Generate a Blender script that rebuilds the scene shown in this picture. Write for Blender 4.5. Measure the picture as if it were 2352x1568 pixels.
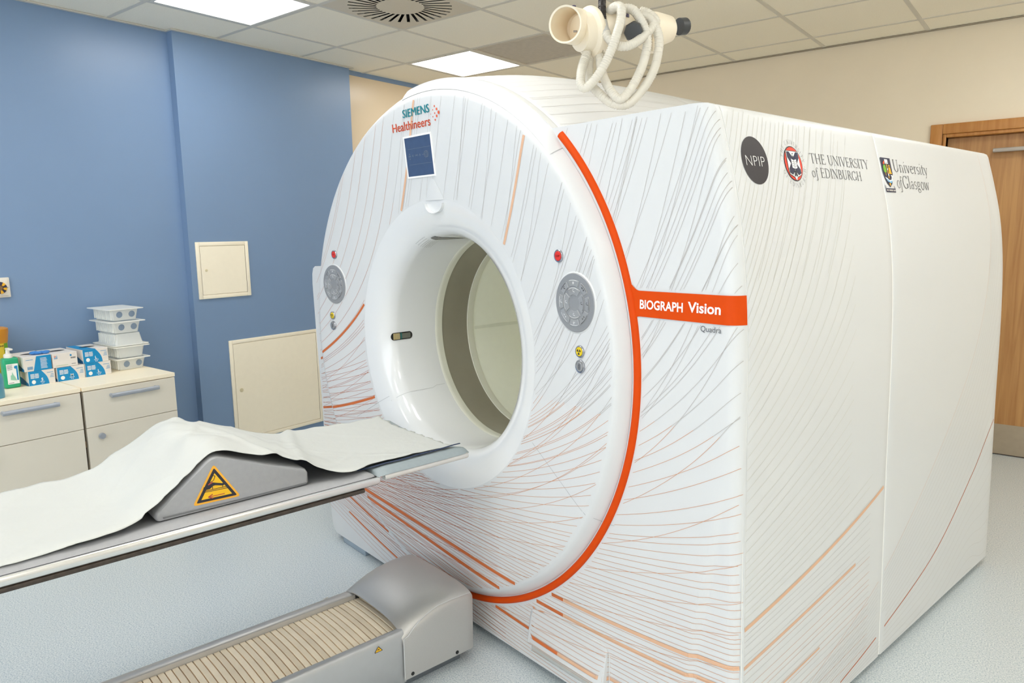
import bpy, bmesh, math, random
import numpy as np
from mathutils import Vector, Matrix

for o in list(bpy.data.objects):
    bpy.data.objects.remove(o, do_unlink=True)
scene = bpy.context.scene
COL = scene.collection
random.seed(7)
PI = math.pi
rad = math.radians

# ------------------------------------------------------------------ camera
f_px = 1632.71
yaw, pit, roll = rad(-37.94669), rad(-8.74347), rad(-0.82142)
fw = Vector((math.sin(yaw) * math.cos(pit), math.cos(yaw) * math.cos(pit), math.sin(pit)))
r0 = Vector((math.cos(yaw), -math.sin(yaw), 0))
u0v = r0.cross(fw)
rt = r0 * math.cos(roll) + u0v * math.sin(roll)
up = u0v * math.cos(roll) - r0 * math.sin(roll)
cam = bpy.data.cameras.new('camera')
cam.sensor_width = 36.0
cam.lens = 36.0 * f_px / 2352.0
cam.clip_start = 0.05
cob = bpy.data.objects.new('camera', cam)
COL.objects.link(cob)
m = Matrix((rt, up, -fw)).transposed().to_4x4()
m.translation = Vector((0, 0, 1.42))
cob.matrix_world = m
scene.camera = cob

# ------------------------------------------------------------------ world, exposure, light strengths
scene.view_settings.view_transform = 'Standard'
scene.view_settings.look = 'None'
scene.view_settings.gamma = 1.0
scene.view_settings.exposure = 1.42
scene.cycles.max_bounces = 24
scene.cycles.diffuse_bounces = 16
try:
    scene.view_settings.use_curve_mapping = False
except Exception:
    pass
world = bpy.data.worlds.new('world')
scene.world = world
world.use_nodes = True
world.node_tree.nodes['Background'].inputs[0].default_value = (1.0, 0.97, 0.93, 1)
world.node_tree.nodes['Background'].inputs[1].default_value = 0.05
LAMP = 3.55                              # radiance of the ceiling light diffusers
LAMP_COL = (1.0, 0.99, 0.968)
ADDED_WINDOW = 1.0                            # radiance of the unseen window added behind the camera to brighten the scanner

# ------------------------------------------------------------------ frames
G = rad(11.3)                            # the scanner is turned by this angle against the room
cG, sG = math.cos(G), math.sin(G)
ORIG = {}

def g2w(p):
    return (p[0] * cG + p[1] * sG, -p[0] * sG + p[1] * cG, p[2])

def thing(name, label, cat, frame, origin, group=None):
    o = bpy.data.objects.new(name, None)
    o.empty_display_size = 0.05
    COL.objects.link(o)
    if frame == 'G':
        o.location = g2w(origin)
        o.rotation_euler = (0, 0, -G)
    else:
        o.location = origin
    ORIG[o.name] = tuple(origin)
    if label:
        o['label'] = label
    if cat:
        o['category'] = cat
    if group:
        o['group'] = group
    return o

def tag(o, label, cat, group=None):
    o['label'] = label
    o['category'] = cat
    if group:
        o['group'] = group
    return o

def top(o):
    while o.parent:
        o = o.parent
    return o

# ------------------------------------------------------------------ materials
def lin(c):
    return tuple(((x / 255.0) / 12.92 if x / 255.0 <= 0.04045 else ((x / 255.0 + 0.055) / 1.055) ** 2.4) for x in c)

MATS = {}

def mat(name, rgb, rough=0.5, metal=0.0, noise=0.03, scale=30.0, bump=0.0, bscale=200.0, coat=0.0, sub=0.0, spec=0.5,
        trans=0.0, alpha=1.0, emit=None):
    if name in MATS:
        return MATS[name]
    mt = bpy.data.materials.new(name)
    mt.use_nodes = True
    nt = mt.node_tree
    b = nt.nodes['Principled BSDF']
    c = lin(rgb)
    tc = nt.nodes.new('ShaderNodeTexCoord')
    nz = nt.nodes.new('ShaderNodeTexNoise')
    nz.inputs['Scale'].default_value = scale
    nz.inputs['Detail'].default_value = 4
    nt.links.new(tc.outputs['Object'], nz.inputs['Vector'])
    rp = nt.nodes.new('ShaderNodeValToRGB')
    rp.color_ramp.elements[0].position = 0.3
    rp.color_ramp.elements[1].position = 0.7
    rp.color_ramp.elements[0].color = tuple(x * (1 - noise) for x in c) + (1,)
    rp.color_ramp.elements[1].color = tuple(min(1, x * (1 + noise)) for x in c) + (1,)
    nt.links.new(nz.outputs['Fac'], rp.inputs['Fac'])
    nt.links.new(rp.outputs['Color'], b.inputs['Base Color'])
    b.inputs['Roughness'].default_value = rough
    b.inputs['Metallic'].default_value = metal
    b.inputs['Specular IOR Level'].default_value = spec
    b.inputs['Coat Weight'].default_value = coat
    b.inputs['Coat Roughness'].default_value = 0.08
    if sub:
        b.inputs['Subsurface Weight'].default_value = sub
        b.inputs['Subsurface Radius'].default_value = (0.01, 0.01, 0.008)
        b.inputs['Subsurface Scale'].default_value = 0.5
    b.inputs['Transmission Weight'].default_value = trans
    b.inputs['Alpha'].default_value = alpha
    if emit:
        b.inputs['Emission Color'].default_value = tuple(LAMP_COL) + (1,) if emit[0] is None else lin(emit[0]) + (1,)
        b.inputs['Emission Strength'].default_value = emit[1]
    if bump:
        n2 = nt.nodes.new('ShaderNodeTexNoise')
        n2.inputs['Scale'].default_value = bscale
        n2.inputs['Detail'].default_value = 3
        nt.links.new(tc.outputs['Object'], n2.inputs['Vector'])
        bp = nt.nodes.new('ShaderNodeBump')
        bp.inputs['Strength'].default_value = bump
        bp.inputs['Distance'].default_value = 0.002
        nt.links.new(n2.outputs['Fac'], bp.inputs['Height'])
        nt.links.new(bp.outputs['Normal'], b.inputs['Normal'])
    MATS[name] = mt
    return mt

M_white = mat('scanner white', (216, 217, 218), 0.42, noise=0.006, scale=3, coat=0.12)
M_gloss = mat('funnel gloss white', (228, 229, 230), 0.14, noise=0.006, scale=3, coat=0.4)
M_panelw = mat('left cover white', (232, 233, 228), 0.4, noise=0.01)
M_liner = mat('bore liner', (242, 243, 230), 0.55, noise=0.01)
M_cream = mat('bore ring cream', (218, 217, 203), 0.4, noise=0.01)
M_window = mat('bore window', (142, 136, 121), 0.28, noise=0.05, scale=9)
M_orange = mat('trim orange', (213, 72, 3), 0.55, noise=0.02, spec=0.15)
M_lgrey = mat('line grey', (186, 182, 178), 0.5, noise=0.02)
M_lpale = mat('line pale', (198, 196, 182), 0.5, noise=0.02)
M_lorange = mat('line orange', (210, 156, 120), 0.5, noise=0.03)
M_lred = mat('line red orange', (188, 104, 64), 0.5, noise=0.04)
M_torange = mat('thick orange', (206, 108, 54), 0.5, noise=0.03)
M_tpale = mat('thick pale orange', (222, 178, 146), 0.5, noise=0.02)
M_teal = mat('logo teal', (10, 128, 140), 0.5)
M_logoor = mat('logo orange', (222, 86, 42), 0.5)
M_black = mat('print black', (42, 38, 46), 0.45)
M_navy = mat('print navy', (42, 44, 72), 0.5)
M_ink = mat('print ink', (50, 50, 62), 0.5)
M_inkgrey = mat('print grey', (96, 98, 104), 0.5)
M_pw = mat('print white', (244, 244, 242), 0.5, noise=0.01)
M_red = mat('print red', (232, 66, 44), 0.5)
M_green = mat('print green', (120, 180, 50), 0.5)
M_yel = mat('print yellow', (236, 178, 36), 0.5)
M_sky = mat('print sky blue', (112, 176, 216), 0.5)
M_grey = mat('keypad grey', (160, 161, 163), 0.38, metal=0.35, noise=0.03, scale=400)
M_keyg = mat('key grey', (168, 169, 171), 0.35, metal=0.3, noise=0.02)
M_dark = mat('dark gap', (28, 27, 27), 0.6)
M_chrome = mat('chrome ring', (176, 178, 186), 0.2, metal=0.9, noise=0.02)
M_stop = mat('stop red', (222, 52, 44), 0.35)
M_radyel = mat('button yellow', (232, 202, 32), 0.35)
M_screen = mat('screen blue', (62, 82, 116), 0.3, noise=0.05, scale=40)
M_scrtxt = mat('screen symbols', (122, 128, 134), 0.4)
M_alu = mat('table silver paint', (192, 190, 187), 0.36, metal=0.45, noise=0.03, scale=500, bump=0.08, bscale=900)
M_alud = mat('table side grey', (182, 183, 184), 0.34, metal=0.4, noise=0.02)
M_slat = mat('slat beige', (225, 209, 182), 0.5, noise=0.04, scale=20)
M_railw = mat('rail satin aluminium', (226, 225, 223), 0.24, metal=0.9, noise=0.02)
M_under = mat('pallet carbon', (62, 52, 44), 0.4, noise=0.3, scale=60)
M_vinyl = mat('vinyl grey', (160, 160, 162), 0.5, noise=0.03, scale=80, bump=0.15, bscale=500)
M_vinyl2 = mat('vinyl blue grey', (148, 158, 162), 0.5, noise=0.03, scale=80, bump=0.15, bscale=500)
M_vinyld = mat('vinyl dark grey', (112, 113, 115), 0.55, noise=0.03)  # darker grey for the cushion piping
M_edge = mat('headrest edge navy', (38, 52, 82), 0.4)
M_sheet = mat('sheet white', (199, 200, 196), 0.8, noise=0.008, scale=15, bump=0.35, bscale=60, sub=0.0)
M_warn = mat('warning yellow', (240, 186, 22), 0.45)
M_warne = mat('warning edge amber', (244, 176, 50), 0.45)
M_arrow = mat('warning arrow red', (176, 72, 58), 0.5)
M_blue = mat('wall blue', (124, 150, 184), 0.36, noise=0.01, scale=4, bump=0.06, bscale=120)
M_blue2 = mat('wall blue shade side', (110, 140, 178), 0.42, noise=0.01, scale=4)
M_wall = mat('wall cream', (240, 227, 204), 0.6, noise=0.012, scale=4, bump=0.06, bscale=150)
M_recess = mat('recess cream gloss', (224, 206, 178), 0.25, noise=0.012, scale=4)
M_tile = mat('ceiling tile', (250, 244, 228), 0.85, noise=0.03, scale=160, bump=0.25, bscale=300)
M_tbar = mat('ceiling grid', (214, 210, 200), 0.5, noise=0.02)
M_skirt = mat('skirting', (190, 180, 160), 0.5)
M_access = mat('access panel cream', (254, 244, 222), 0.42, noise=0.01)
M_accgap = mat('access joint', (176, 160, 132), 0.6)
M_cab = mat('cabinet white', (226, 219, 204), 0.5, noise=0.012, scale=6)
M_cabtop = mat('cabinet worktop', (255, 242, 216), 0.42, noise=0.012, scale=6)
M_handle = mat('handle grey', (166, 172, 182), 0.4, metal=0.3)
M_hinge = mat('hinge brass', (140, 112, 80), 0.4, metal=0.5)
M_boxw = mat('carton white', (228, 222, 216), 0.6, noise=0.015)
M_boxb = mat('carton blue', (0, 138, 196), 0.5, noise=0.02)
M_boxd = mat('carton side blue', (6, 104, 160), 0.5, noise=0.02)
M_glove = mat('glove blue', (62, 132, 206), 0.5, noise=0.08)
M_tray = mat('tray plastic', (244, 246, 243), 0.3, noise=0.02, alpha=0.66)
M_trayrim = mat('tray rim plastic', (248, 247, 240), 0.3, noise=0.02, alpha=0.9)
M_traypk = mat('tray pocket', (120, 146, 178), 0.3, noise=0.03, alpha=0.6)
M_gbot = mat('bottle green', (34, 166, 118), 0.3, noise=0.03, sub=0.1)
M_gbotp = mat('pump white', (236, 232, 224), 0.4)
M_bbot = mat('bottle blue', (86, 150, 176), 0.3, noise=0.03)
M_sharpy = mat('sharps yellow', (228, 180, 22), 0.4, noise=0.03)
M_sharpl = mat('sharps lid amber', (212, 140, 22), 0.4, noise=0.04)
M_lgreen = mat('label green', (110, 170, 30), 0.5)
M_wood = None
M_plastic = mat('ventilator cream', (240, 229, 208), 0.38, noise=0.015, sub=0.05)
M_hose = mat('hose clear plastic', (228, 223, 211), 0.3, noise=0.02, alpha=0.86)
M_hosek = mat('hose black', (40, 36, 36), 0.4)
M_knob = mat('knob dark', (58, 60, 62), 0.45, noise=0.05)
M_lamp = mat('lamp diffuser', (250, 250, 248), 0.5, noise=0.0, emit=(None, LAMP))
M_lampf = mat('lamp frame', (225, 222, 214), 0.5)
M_grille = mat('grille grey', (208, 199, 184), 0.6, noise=0.05)
M_vent = mat('diffuser plate', (212, 203, 186), 0.5, noise=0.01)
M_metal = mat('closer silver', (178, 170, 162), 0.35, metal=0.4)
M_kick = mat('kick plate', (172, 158, 138), 0.35, metal=0.35, noise=0.03)
M_sticker = mat('door sticker blue', (66, 110, 160), 0.5)
M_brass = mat('lock brass', (226, 214, 180), 0.4, metal=0.3)


def wood_mat():
    mt = bpy.data.materials.new('oak veneer')
    mt.use_nodes = True
    nt = mt.node_tree
    b = nt.nodes['Principled BSDF']
    tc = nt.nodes.new('ShaderNodeTexCoord')
    mp = nt.nodes.new('ShaderNodeMapping')
    mp.inputs['Scale'].default_value = (26, 26, 1.3)
    nz = nt.nodes.new('ShaderNodeTexNoise')
    nz.inputs['Scale'].default_value = 1.6
    nz.inputs['Detail'].default_value = 9
    nz.inputs['Distortion'].default_value = 0.8
    rp = nt.nodes.new('ShaderNodeValToRGB')
    rp.color_ramp.elements[0].position = 0.32
    rp.color_ramp.elements[0].color = lin((168, 118, 66)) + (1,)
    rp.color_ramp.elements[1].position = 0.7
    rp.color_ramp.elements[1].color = lin((194, 146, 90)) + (1,)
    nt.links.new(tc.outputs['Object'], mp.inputs['Vector'])
    nt.links.new(mp.outputs['Vector'], nz.inputs['Vector'])
    nt.links.new(nz.outputs['Fac'], rp.inputs['Fac'])
    nt.links.new(rp.outputs['Color'], b.inputs['Base Color'])
    b.inputs['Roughness'].default_value = 0.42
    return mt


def frame_wood():
    mt = wood_mat()
    mt.name = 'oak frame'
    for n in mt.node_tree.nodes:
        if n.type == 'VALTORGB':
            n.color_ramp.elements[0].color = lin((178, 116, 54)) + (1,)
            n.color_ramp.elements[1].color = lin((202, 144, 78)) + (1,)
    return mt


def floor_mat():
    mt = bpy.data.materials.new('speckled vinyl floor')
    mt.use_nodes = True
    nt = mt.node_tree
    b = nt.nodes['Principled BSDF']
    tc = nt.nodes.new('ShaderNodeTexCoord')
    n1 = nt.nodes.new('ShaderNodeTexNoise')
    n1.inputs['Scale'].default_value = 210
    n1.inputs['Detail'].default_value = 2
    r1 = nt.nodes.new('ShaderNodeValToRGB')
    e = r1.color_ramp.elements
    e[0].position = 0.33
    e[0].color = lin((164, 178, 188)) + (1,)
    e[1].position = 0.64
    e[1].color = lin((216, 221, 222)) + (1,)
    k = e.new(0.47)
    k.color = lin((194, 203, 207)) + (1,)
    nt.links.new(tc.outputs['Object'], n1.inputs['Vector'])
    nt.links.new(n1.outputs['Fac'], r1.inputs['Fac'])
    vo = nt.nodes.new('ShaderNodeTexVoronoi')
    vo.inputs['Scale'].default_value = 130
    nt.links.new(tc.outputs['Object'], vo.inputs['Vector'])
    r2 = nt.nodes.new('ShaderNodeValToRGB')
    r2.color_ramp.elements[0].position = 0.10
    r2.color_ramp.elements[0].color = (0.72, 0.72, 0.74, 1)
    r2.color_ramp.elements[1].position = 0.22
    r2.color_ramp.elements[1].color = (1, 1, 1, 1)
    nt.links.new(vo.outputs['Distance'], r2.inputs['Fac'])
    mx = nt.nodes.new('ShaderNodeMix')
    mx.data_type = 'RGBA'
    mx.blend_type = 'MULTIPLY'
    mx.inputs['Factor'].default_value = 0.5
    nt.links.new(r1.outputs['Color'], mx.inputs['A'])
    nt.links.new(r2.outputs['Color'], mx.inputs['B'])
    nt.links.new(mx.outputs['Result'], b.inputs['Base Color'])
    b.inputs['Roughness'].default_value = 0.33
    return mt


M_wood = wood_mat()
M_frame = frame_wood()
M_floor = floor_mat()


# ------------------------------------------------------------------ mesh builder
class MB:
    def __init__(s):
        s.v, s.f, s.mi, s.mats = [], [], [], []
        s.cur = 0

    def use(s, m_):
        if m_ not in s.mats:
            s.mats.append(m_)
        s.cur = s.mats.index(m_)
        return s

    def add(s, vs, fs):
        n = len(s.v)
        s.v += [tuple(map(float, p)) for p in vs]
        for f_ in fs:
            s.f.append([i + n for i in f_])
            s.mi.append(s.cur)
        return s

    def box(s, a, b, r=0.0, seg=2, rot=None, piv=None):
        bm = bmesh.new()
        bmesh.ops.create_cube(bm, size=1)
        for v in bm.verts:
            v.co = Vector(((a[i] + b[i]) / 2 + v.co[i] * (b[i] - a[i]) for i in range(3)))
        if r > 0:
            bmesh.ops.bevel(bm, geom=list(bm.edges), offset=r, segments=seg, profile=0.5, affect='EDGES')
        vs = [v.co.copy() for v in bm.verts]
        if rot is not None:
            pv_ = Vector(piv) if piv else Vector(((a[i] + b[i]) / 2 for i in range(3)))
            vs = [pv_ + rot @ (p - pv_) for p in vs]
        fs = [[v.index for v in f_.verts] for f_ in bm.faces]
        bm.free()
        return s.add(vs, fs)

    def loft(s, rings, closed=True, cap=(True, True)):
        n = len(rings[0])
        vs = [p for r_ in rings for p in r_]
        fs = []
        for k in range(len(rings) - 1):
            for i in range(n if closed else n - 1):
                j = (i + 1) % n
                fs.append([k * n + i, k * n + j, (k + 1) * n + j, (k + 1) * n + i])
        if closed and cap[0]:
            fs.append(list(range(n))[::-1])
        if closed and cap[1]:
            fs.append([(len(rings) - 1) * n + i for i in range(n)])
        return s.add(vs, fs)

    def tube(s, pts, r, n=12, cap=True, corr=0.0, pitch=0.006):
        pts = [Vector(p) for p in pts]
        if corr:
            d = [0]
            for i in range(1, len(pts)):
                d.append(d[-1] + (pts[i] - pts[i - 1]).length)
        rings = []
        nrm = None
        for i, p in enumerate(pts):
            t = (pts[min(i + 1, len(pts) - 1)] - pts[max(i - 1, 0)]).normalized()
            if nrm is None:
                nrm = t.orthogonal().normalized()
            nrm = (nrm - t * nrm.dot(t)).normalized()
            bn = t.cross(nrm)
            rr = r[i] if isinstance(r, (list, tuple)) else r
            if corr:
                rr = rr + corr * (math.sin(2 * PI * d[i] / pitch))
            rings.append([p + nrm * (rr * math.cos(2 * PI * k / n)) + bn * (rr * math.sin(2 * PI * k / n)) for k in range(n)])
        return s.loft(rings, True, (cap, cap))

    def cyl(s, a, b, r, n=24, r2=None, cap=True):
        return s.tube([a, b], [r, r if r2 is None else r2], n, cap)

    def lathe(s, prof, cen, ax='v', a0=0.0, a1=2 * PI, n=128, flip=False):
        """prof: (r, h); axis 'v' -> centre (u,z), h = v;  axis 'z' -> centre (x,y), h = z"""
        full = abs(a1 - a0 - 2 * PI) < 1e-6
        cnt = n if full else n + 1
        rings = []
        for i in range(cnt):
            a = a0 + (a1 - a0) * i / n
            if ax == 'v':
                rings.append([(cen[0] + r_ * math.cos(a), h, cen[1] + r_ * math.sin(a)) for r_, h in prof])
            else:
                rings.append([(cen[0] + r_ * math.cos(a), cen[1] + r_ * math.sin(a), h) for r_, h in prof])
        if full:
            rings.append(rings[0])
        m_ = len(prof)
        vs = [p for r_ in rings for p in r_]
        fs = []
        for k in range(len(rings) - 1):
            for i in range(m_ - 1):
                q = [k * m_ + i, k * m_ + i + 1, (k + 1) * m_ + i + 1, (k + 1) * m_ + i]
                fs.append(q[::-1] if flip else q)
        return s.add(vs, fs)

    def poly(s, pts):
        return s.add(pts, [list(range(len(pts)))])

    def build(s, name, material=None, parent=None, smooth=35, kind=None, label=None, solid=0.0, recalc=True):
        me = bpy.data.meshes.new(name)
        off = Vector(ORIG.get(top(parent).name, (0, 0, 0))) if parent else Vector((0, 0, 0))
        vs = [tuple(Vector(p) - off) for p in s.v]
        me.from_pydata(vs, [], s.f)
        mats = s.mats if s.mats else [material]
        for m_ in mats:
            me.materials.append(m_)
        if len(mats) > 1:
            me.polygons.foreach_set('material_index', s.mi)
        bm = bmesh.new()
        bm.from_mesh(me)
        bmesh.ops.remove_doubles(bm, verts=list(bm.verts), dist=1e-6)
        if recalc:
            bmesh.ops.recalc_face_normals(bm, faces=list(bm.faces))
        bm.to_mesh(me)
        bm.free()
        me.update()
        if smooth:
            for p in me.polygons:
                p.use_smooth = True
            try:
                me.set_sharp_from_angle(angle=rad(smooth))
            except Exception:
                pass
        o = bpy.data.objects.new(name, me)
        COL.objects.link(o)
        if parent:
            o.parent = parent
        if kind:
            o['kind'] = kind
        if label:
            o['label'] = label
        if solid:
            sm = o.modifiers.new('solid', 'SOLIDIFY')
            sm.thickness = solid
        return o


def catmull(pts, n=8):
    P = [np.array(p, float) for p in pts]
    out = []
    for i in range(len(P) - 1):
        p0, p1, p2, p3 = P[max(i - 1, 0)], P[i], P[i + 1], P[min(i + 2, len(P) - 1)]
        for k in range(n):
            t = k / n
            out.append(0.5 * ((2 * p1) + (-p0 + p2) * t + (2 * p0 - 5 * p1 + 4 * p2 - p3) * t * t + (-p0 + 3 * p1 - 3 * p2 + p3) * t ** 3))
    out.append(P[-1])
    return out


def smooth_interp(x, xs, ys):
    """cubic Hermite through the points"""
    xs, ys = np.asarray(xs, float), np.asarray(ys, float)
    x = min(max(x, xs[0]), xs[-1])
    i = int(min(np.searchsorted(xs, x, side='right') - 1, len(xs) - 2))
    h = xs[i + 1] - xs[i]
    d = (ys[1:] - ys[:-1]) / (xs[1:] - xs[:-1])
    def sl(k):
        if k == 0:
            return d[0]
        if k == len(xs) - 1:
            return d[-1]
        return (d[k - 1] + d[k]) / 2
    t = (x - xs[i]) / h
    return float((2 * t ** 3 - 3 * t * t + 1) * ys[i] + (t ** 3 - 2 * t * t + t) * h * sl(i) + (-2 * t ** 3 + 3 * t * t) * ys[i + 1] + (t ** 3 - t * t) * h * sl(i + 1))


# ------------------------------------------------------------------ text
_tx = {}

def text2d(s, bold=0.0):
    k = (s, bold)
    if k in _tx:
        return _tx[k]
    cu = bpy.data.curves.new('t', 'FONT')
    cu.body = s
    cu.size = 1.0
    cu.offset = bold
    cu.resolution_u = 3
    o = bpy.data.objects.new('t', cu)
    COL.objects.link(o)
    dg = bpy.context.evaluated_depsgraph_get()
    me = bpy.data.meshes.new_from_object(o.evaluated_get(dg))
    vs = [(v.co.x, v.co.y) for v in me.vertices]
    fs = [list(p.vertices) for p in me.polygons]
    bpy.data.objects.remove(o, do_unlink=True)
    bpy.data.meshes.remove(me)
    _tx[k] = (vs, fs)
    return _tx[k]


CAPH = None

def put_text(mb, s, x0, x1, y0, cap, fn, bold=0.0, fat=0.0):
    """text whose ink runs x0..x1, baseline y0, capital height cap, mapped through fn(x, y) -> point"""
    global CAPH
    if CAPH is None:
        CAPH = max(v[1] for v in text2d('H')[0])
    vs, fs = text2d(s, bold)
    a = min(v[0] for v in vs)
    b = max(v[0] for v in vs)
    k = (x1 - x0) / (b - a)
    q = cap / CAPH
    for dx in ((-fat, 0, fat) if fat else (0,)):
        mb.add([fn(x0 + (v[0] - a) * k + dx, y0 + v[1] * q) for v in vs], fs)


# serif alphabet drawn as pen strokes: (width, strokes);  L line, A arc, S serif
def SG():
    T, t = 0.066, 0.034
    def L(x0, y0, x1, y1, w=T):
        return ('L', x0, y0, x1, y1, w)
    def A(cx, cy, rx, ry, a0, a1, w=T, w2=t):
        return ('A', cx, cy, rx, ry, a0, a1, w, w2)
    def S(x, y, h=0.1):
        return ('L', x - h, y, x + h, y, t)
    g = {}
    g['T'] = (.74, [L(.37, 0, .37, 1), S(.37, .015), L(.02, .98, .72, .98, t), L(.035, 1, .02, .82, t), L(.705, 1, .72, .82, t)])
    g['H'] = (.84, [L(.16, 0, .16, 1), L(.68, 0, .68, 1), L(.16, .52, .68, .52, t), S(.16, .015), S(.16, .985), S(.68, .015), S(.68, .985)])
    g['E'] = (.66, [L(.16, 0, .16, 1), L(.06, .018, .58, .018, t), L(.16, .52, .46, .52, t), L(.06, .982, .54, .982, t), L(.58, 0, .61, .2, t), L(.54, 1, .55, .82, t), L(.46, .43, .46, .61, t)])
    g['U'] = (.82, [L(.17, 1, .17, .32), A(.41, .32, .24, .31, 180, 360), L(.65, .32, .65, 1, t), S(.17, .985), S(.65, .985)])
    g['N'] = (.86, [L(.15, 0, .15, 1, t), L(.13, .98, .70, .02), L(.70, 0, .70, 1, t), S(.15, .015), S(.70, .985), L(.03, .985, .16, .985, t)])
    g['I'] = (.34, [L(.17, 0, .17, 1), S(.17, .015), S(.17, .985)])
    g['V'] = (.74, [L(.08, 1, .37, 0), L(.37, 0, .66, 1, t), S(.09, .985), S(.65, .985)])
    g['R'] = (.72, [L(.16, 0, .16, 1), A(.3, .75, .24, .235, -90, 90), L(.16, .985, .32, .985, t), L(.16, .515, .32, .515, t), L(.34, .51, .68, .01), S(.16, .015), S(.68, .015, .06)])
    g['S'] = (.56, [A(.29, .74, .2, .245, 40, 270, T * .8), A(.28, .26, .22, .25, -140, 90, T * .8), L(.45, .98, .45, .8, t), L(.08, .02, .08, .22, t)])
    g['Y'] = (.72, [L(.06, 1, .36, .46), L(.66, 1, .36, .46, t), L(.36, .48, .36, 0), S(.36, .015), S(.07, .985), S(.65, .985)])
    g['D'] = (.84, [L(.16, 0, .16, 1), A(.3, .5, .44, .485, -90, 90), L(.06, .985, .32, .985, t), L(.06, .015, .32, .015, t)])
    g['B'] = (.68, [L(.16, 0, .16, 1), A(.3, .75, .22, .235, -90, 90), A(.3, .265, .28, .25, -90, 90), L(.06, .985, .32, .985, t), L(.06, .015, .32, .015, t), L(.16, .515, .32, .515, t)])
    g['G'] = (.84, [A(.44, .5, .36, .49, 40, 320), L(.70, .34, .70, .08), S(.70, .36), L(.71, .98, .71, .78, t)])
    g['O'] = (.9, [A(.45, .5, .37, .49, 0, 360)])
    g['F'] = (.6, [L(.16, 0, .16, 1), L(.16, .52, .44, .52, t), L(.06, .982, .54, .982, t), S(.16, .015), L(.54, 1, .55, .82, t), L(.44, .43, .44, .61, t)])
    x = .62
    g['o'] = (.58, [A(.29, x / 2, .22, x / 2, 0, 360, T * .85)])
    g['f'] = (.36, [L(.16, -.22, .16, .78, T * .8), A(.29, .78, .13, .2, 20, 180, t * 1.6), L(.04, .62, .32, .62, t), A(.05, -.22, .11, .1, 200, 360, t * 1.5)])
    g['n'] = (.62, [L(.14, 0, .14, x, T * .85), A(.31, .42, .17, .19, 0, 150, t), L(.48, 0, .48, .42, T * .85), S(.14, .014, .08), S(.48, .014, .08), L(.06, x, .14, x, t)])
    g['i'] = (.3, [L(.15, 0, .15, x, T * .85), S(.15, .014, .08), L(.07, x, .15, x, t), L(.15, .84, .15, .92, T)])
    g['v'] = (.54, [L(.07, x, .28, 0, T * .85), L(.28, 0, .47, x, t), S(.08, x - .01, .07), S(.46, x - .01, .07)])
    g['e'] = (.52, [A(.27, x / 2, .2, x / 2, 10, 320, T * .8), L(.08, .36, .46, .36, t)])
    g['r'] = (.42, [L(.14, 0, .14, x, T * .85), A(.3, .42, .14, .19, 60, 170, t * 1.5), S(.14, .014, .08), L(.06, x, .14, x, t), L(.36, .56, .39, .56, T)])
    g['s'] = (.42, [A(.21, .46, .14, .15, 40, 270, T * .7), A(.2, .16, .16, .15, -140, 90, T * .7)])
    g['t'] = (.36, [L(.16, .1, .16, .82, T * .85), A(.26, .1, .1, .1, 180, 320, t * 1.4), L(.04, x, .32, x, t)])
    g['y'] = (.54, [L(.07, x, .28, 0, T * .85), L(.47, x, .2, -.24, t), L(.2, -.24, .08, -.26, t * 1.6), S(.08, x - .01, .07), S(.46, x - .01, .07)])
    g['l'] = (.3, [L(.15, 0, .15, 1.02, T * .85), S(.15, .014, .08), L(.06, 1.01, .15, 1.01, t)])
    g['a'] = (.52, [L(.38, .08, .38, .44, T * .8), A(.24, .44, .14, .17, 10, 170, t * 1.3), A(.23, .17, .15, .16, 60, 330, T * .75), L(.38, .06, .47, .02, t)])
    g['g'] = (.54, [A(.25, .42, .16, .19, 0, 360, T * .75), A(.26, -.1, .2, .14, 0, 360, t * 1.5), L(.16, .24, .18, .06, t), L(.18, .06, .4, .03, t * 1.5), L(.38, .58, .5, .6, t)])
    g['w'] = (.82, [L(.07, x, .24, 0, T * .85), L(.24, 0, .4, x, t), L(.4, x, .57, 0, T * .85), L(.57, 0, .74, x, t), S(.08, x - .01, .07), S(.73, x - .01, .07)])
    g[' '] = (.32, [])
    g['.'] = (.2, [L(.1, .46, .1, .54, T)])
    return g


SERIF = SG()

def serif_quads(s, gap=0.02):
    """list of quads [(x,y)*4] for a serif string with capital height 1"""
    out = []
    x = 0.0
    for ch in s:
        w, st = SERIF[ch]
        for q in st:
            if q[0] == 'L':
                _, x0, y0, x1, y1, wd = q
                dx, dy = x1 - x0, y1 - y0
                l = math.hypot(dx, dy) or 1
                nx, ny = -dy / l * wd / 2, dx / l * wd / 2
                k = max(1, int(l / 0.3))
                for i in range(k):
                    a, b = i / k, (i + 1) / k
                    out.append([(x + x0 + dx * a + nx, y0 + dy * a + ny), (x + x0 + dx * b + nx, y0 + dy * b + ny),
                                (x + x0 + dx * b - nx, y0 + dy * b - ny), (x + x0 + dx * a - nx, y0 + dy * a - ny)])
            else:
                _, cx, cy, rx, ry, a0, a1, w1, w2 = q
                n = max(4, int(abs(a1 - a0) / 22))
                pr = None
                for i in range(n + 1):
                    a = rad(a0 + (a1 - a0) * i / n)
                    wd = w2 + (w1 - w2) * abs(math.cos(a))
                    c_, s_ = math.cos(a), math.sin(a)
                    cur = ((x + cx + (rx - wd / 2) * c_, cy + (ry - wd / 2) * s_), (x + cx + (rx + wd / 2) * c_, cy + (ry + wd / 2) * s_))
                    if pr:
                        out.append([pr[0], pr[1], cur[1], cur[0]])
                    pr = cur
        x += w + gap
    return out, x - gap


def put_serif(mb, s, x0, x1, y0, cap, fn):
    qs, w = serif_quads(s)
    k = (x1 - x0) / w
    for q in qs:
        mb.poly([fn(x0 + a * k, y0 + b * cap) for a, b in q])


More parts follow.
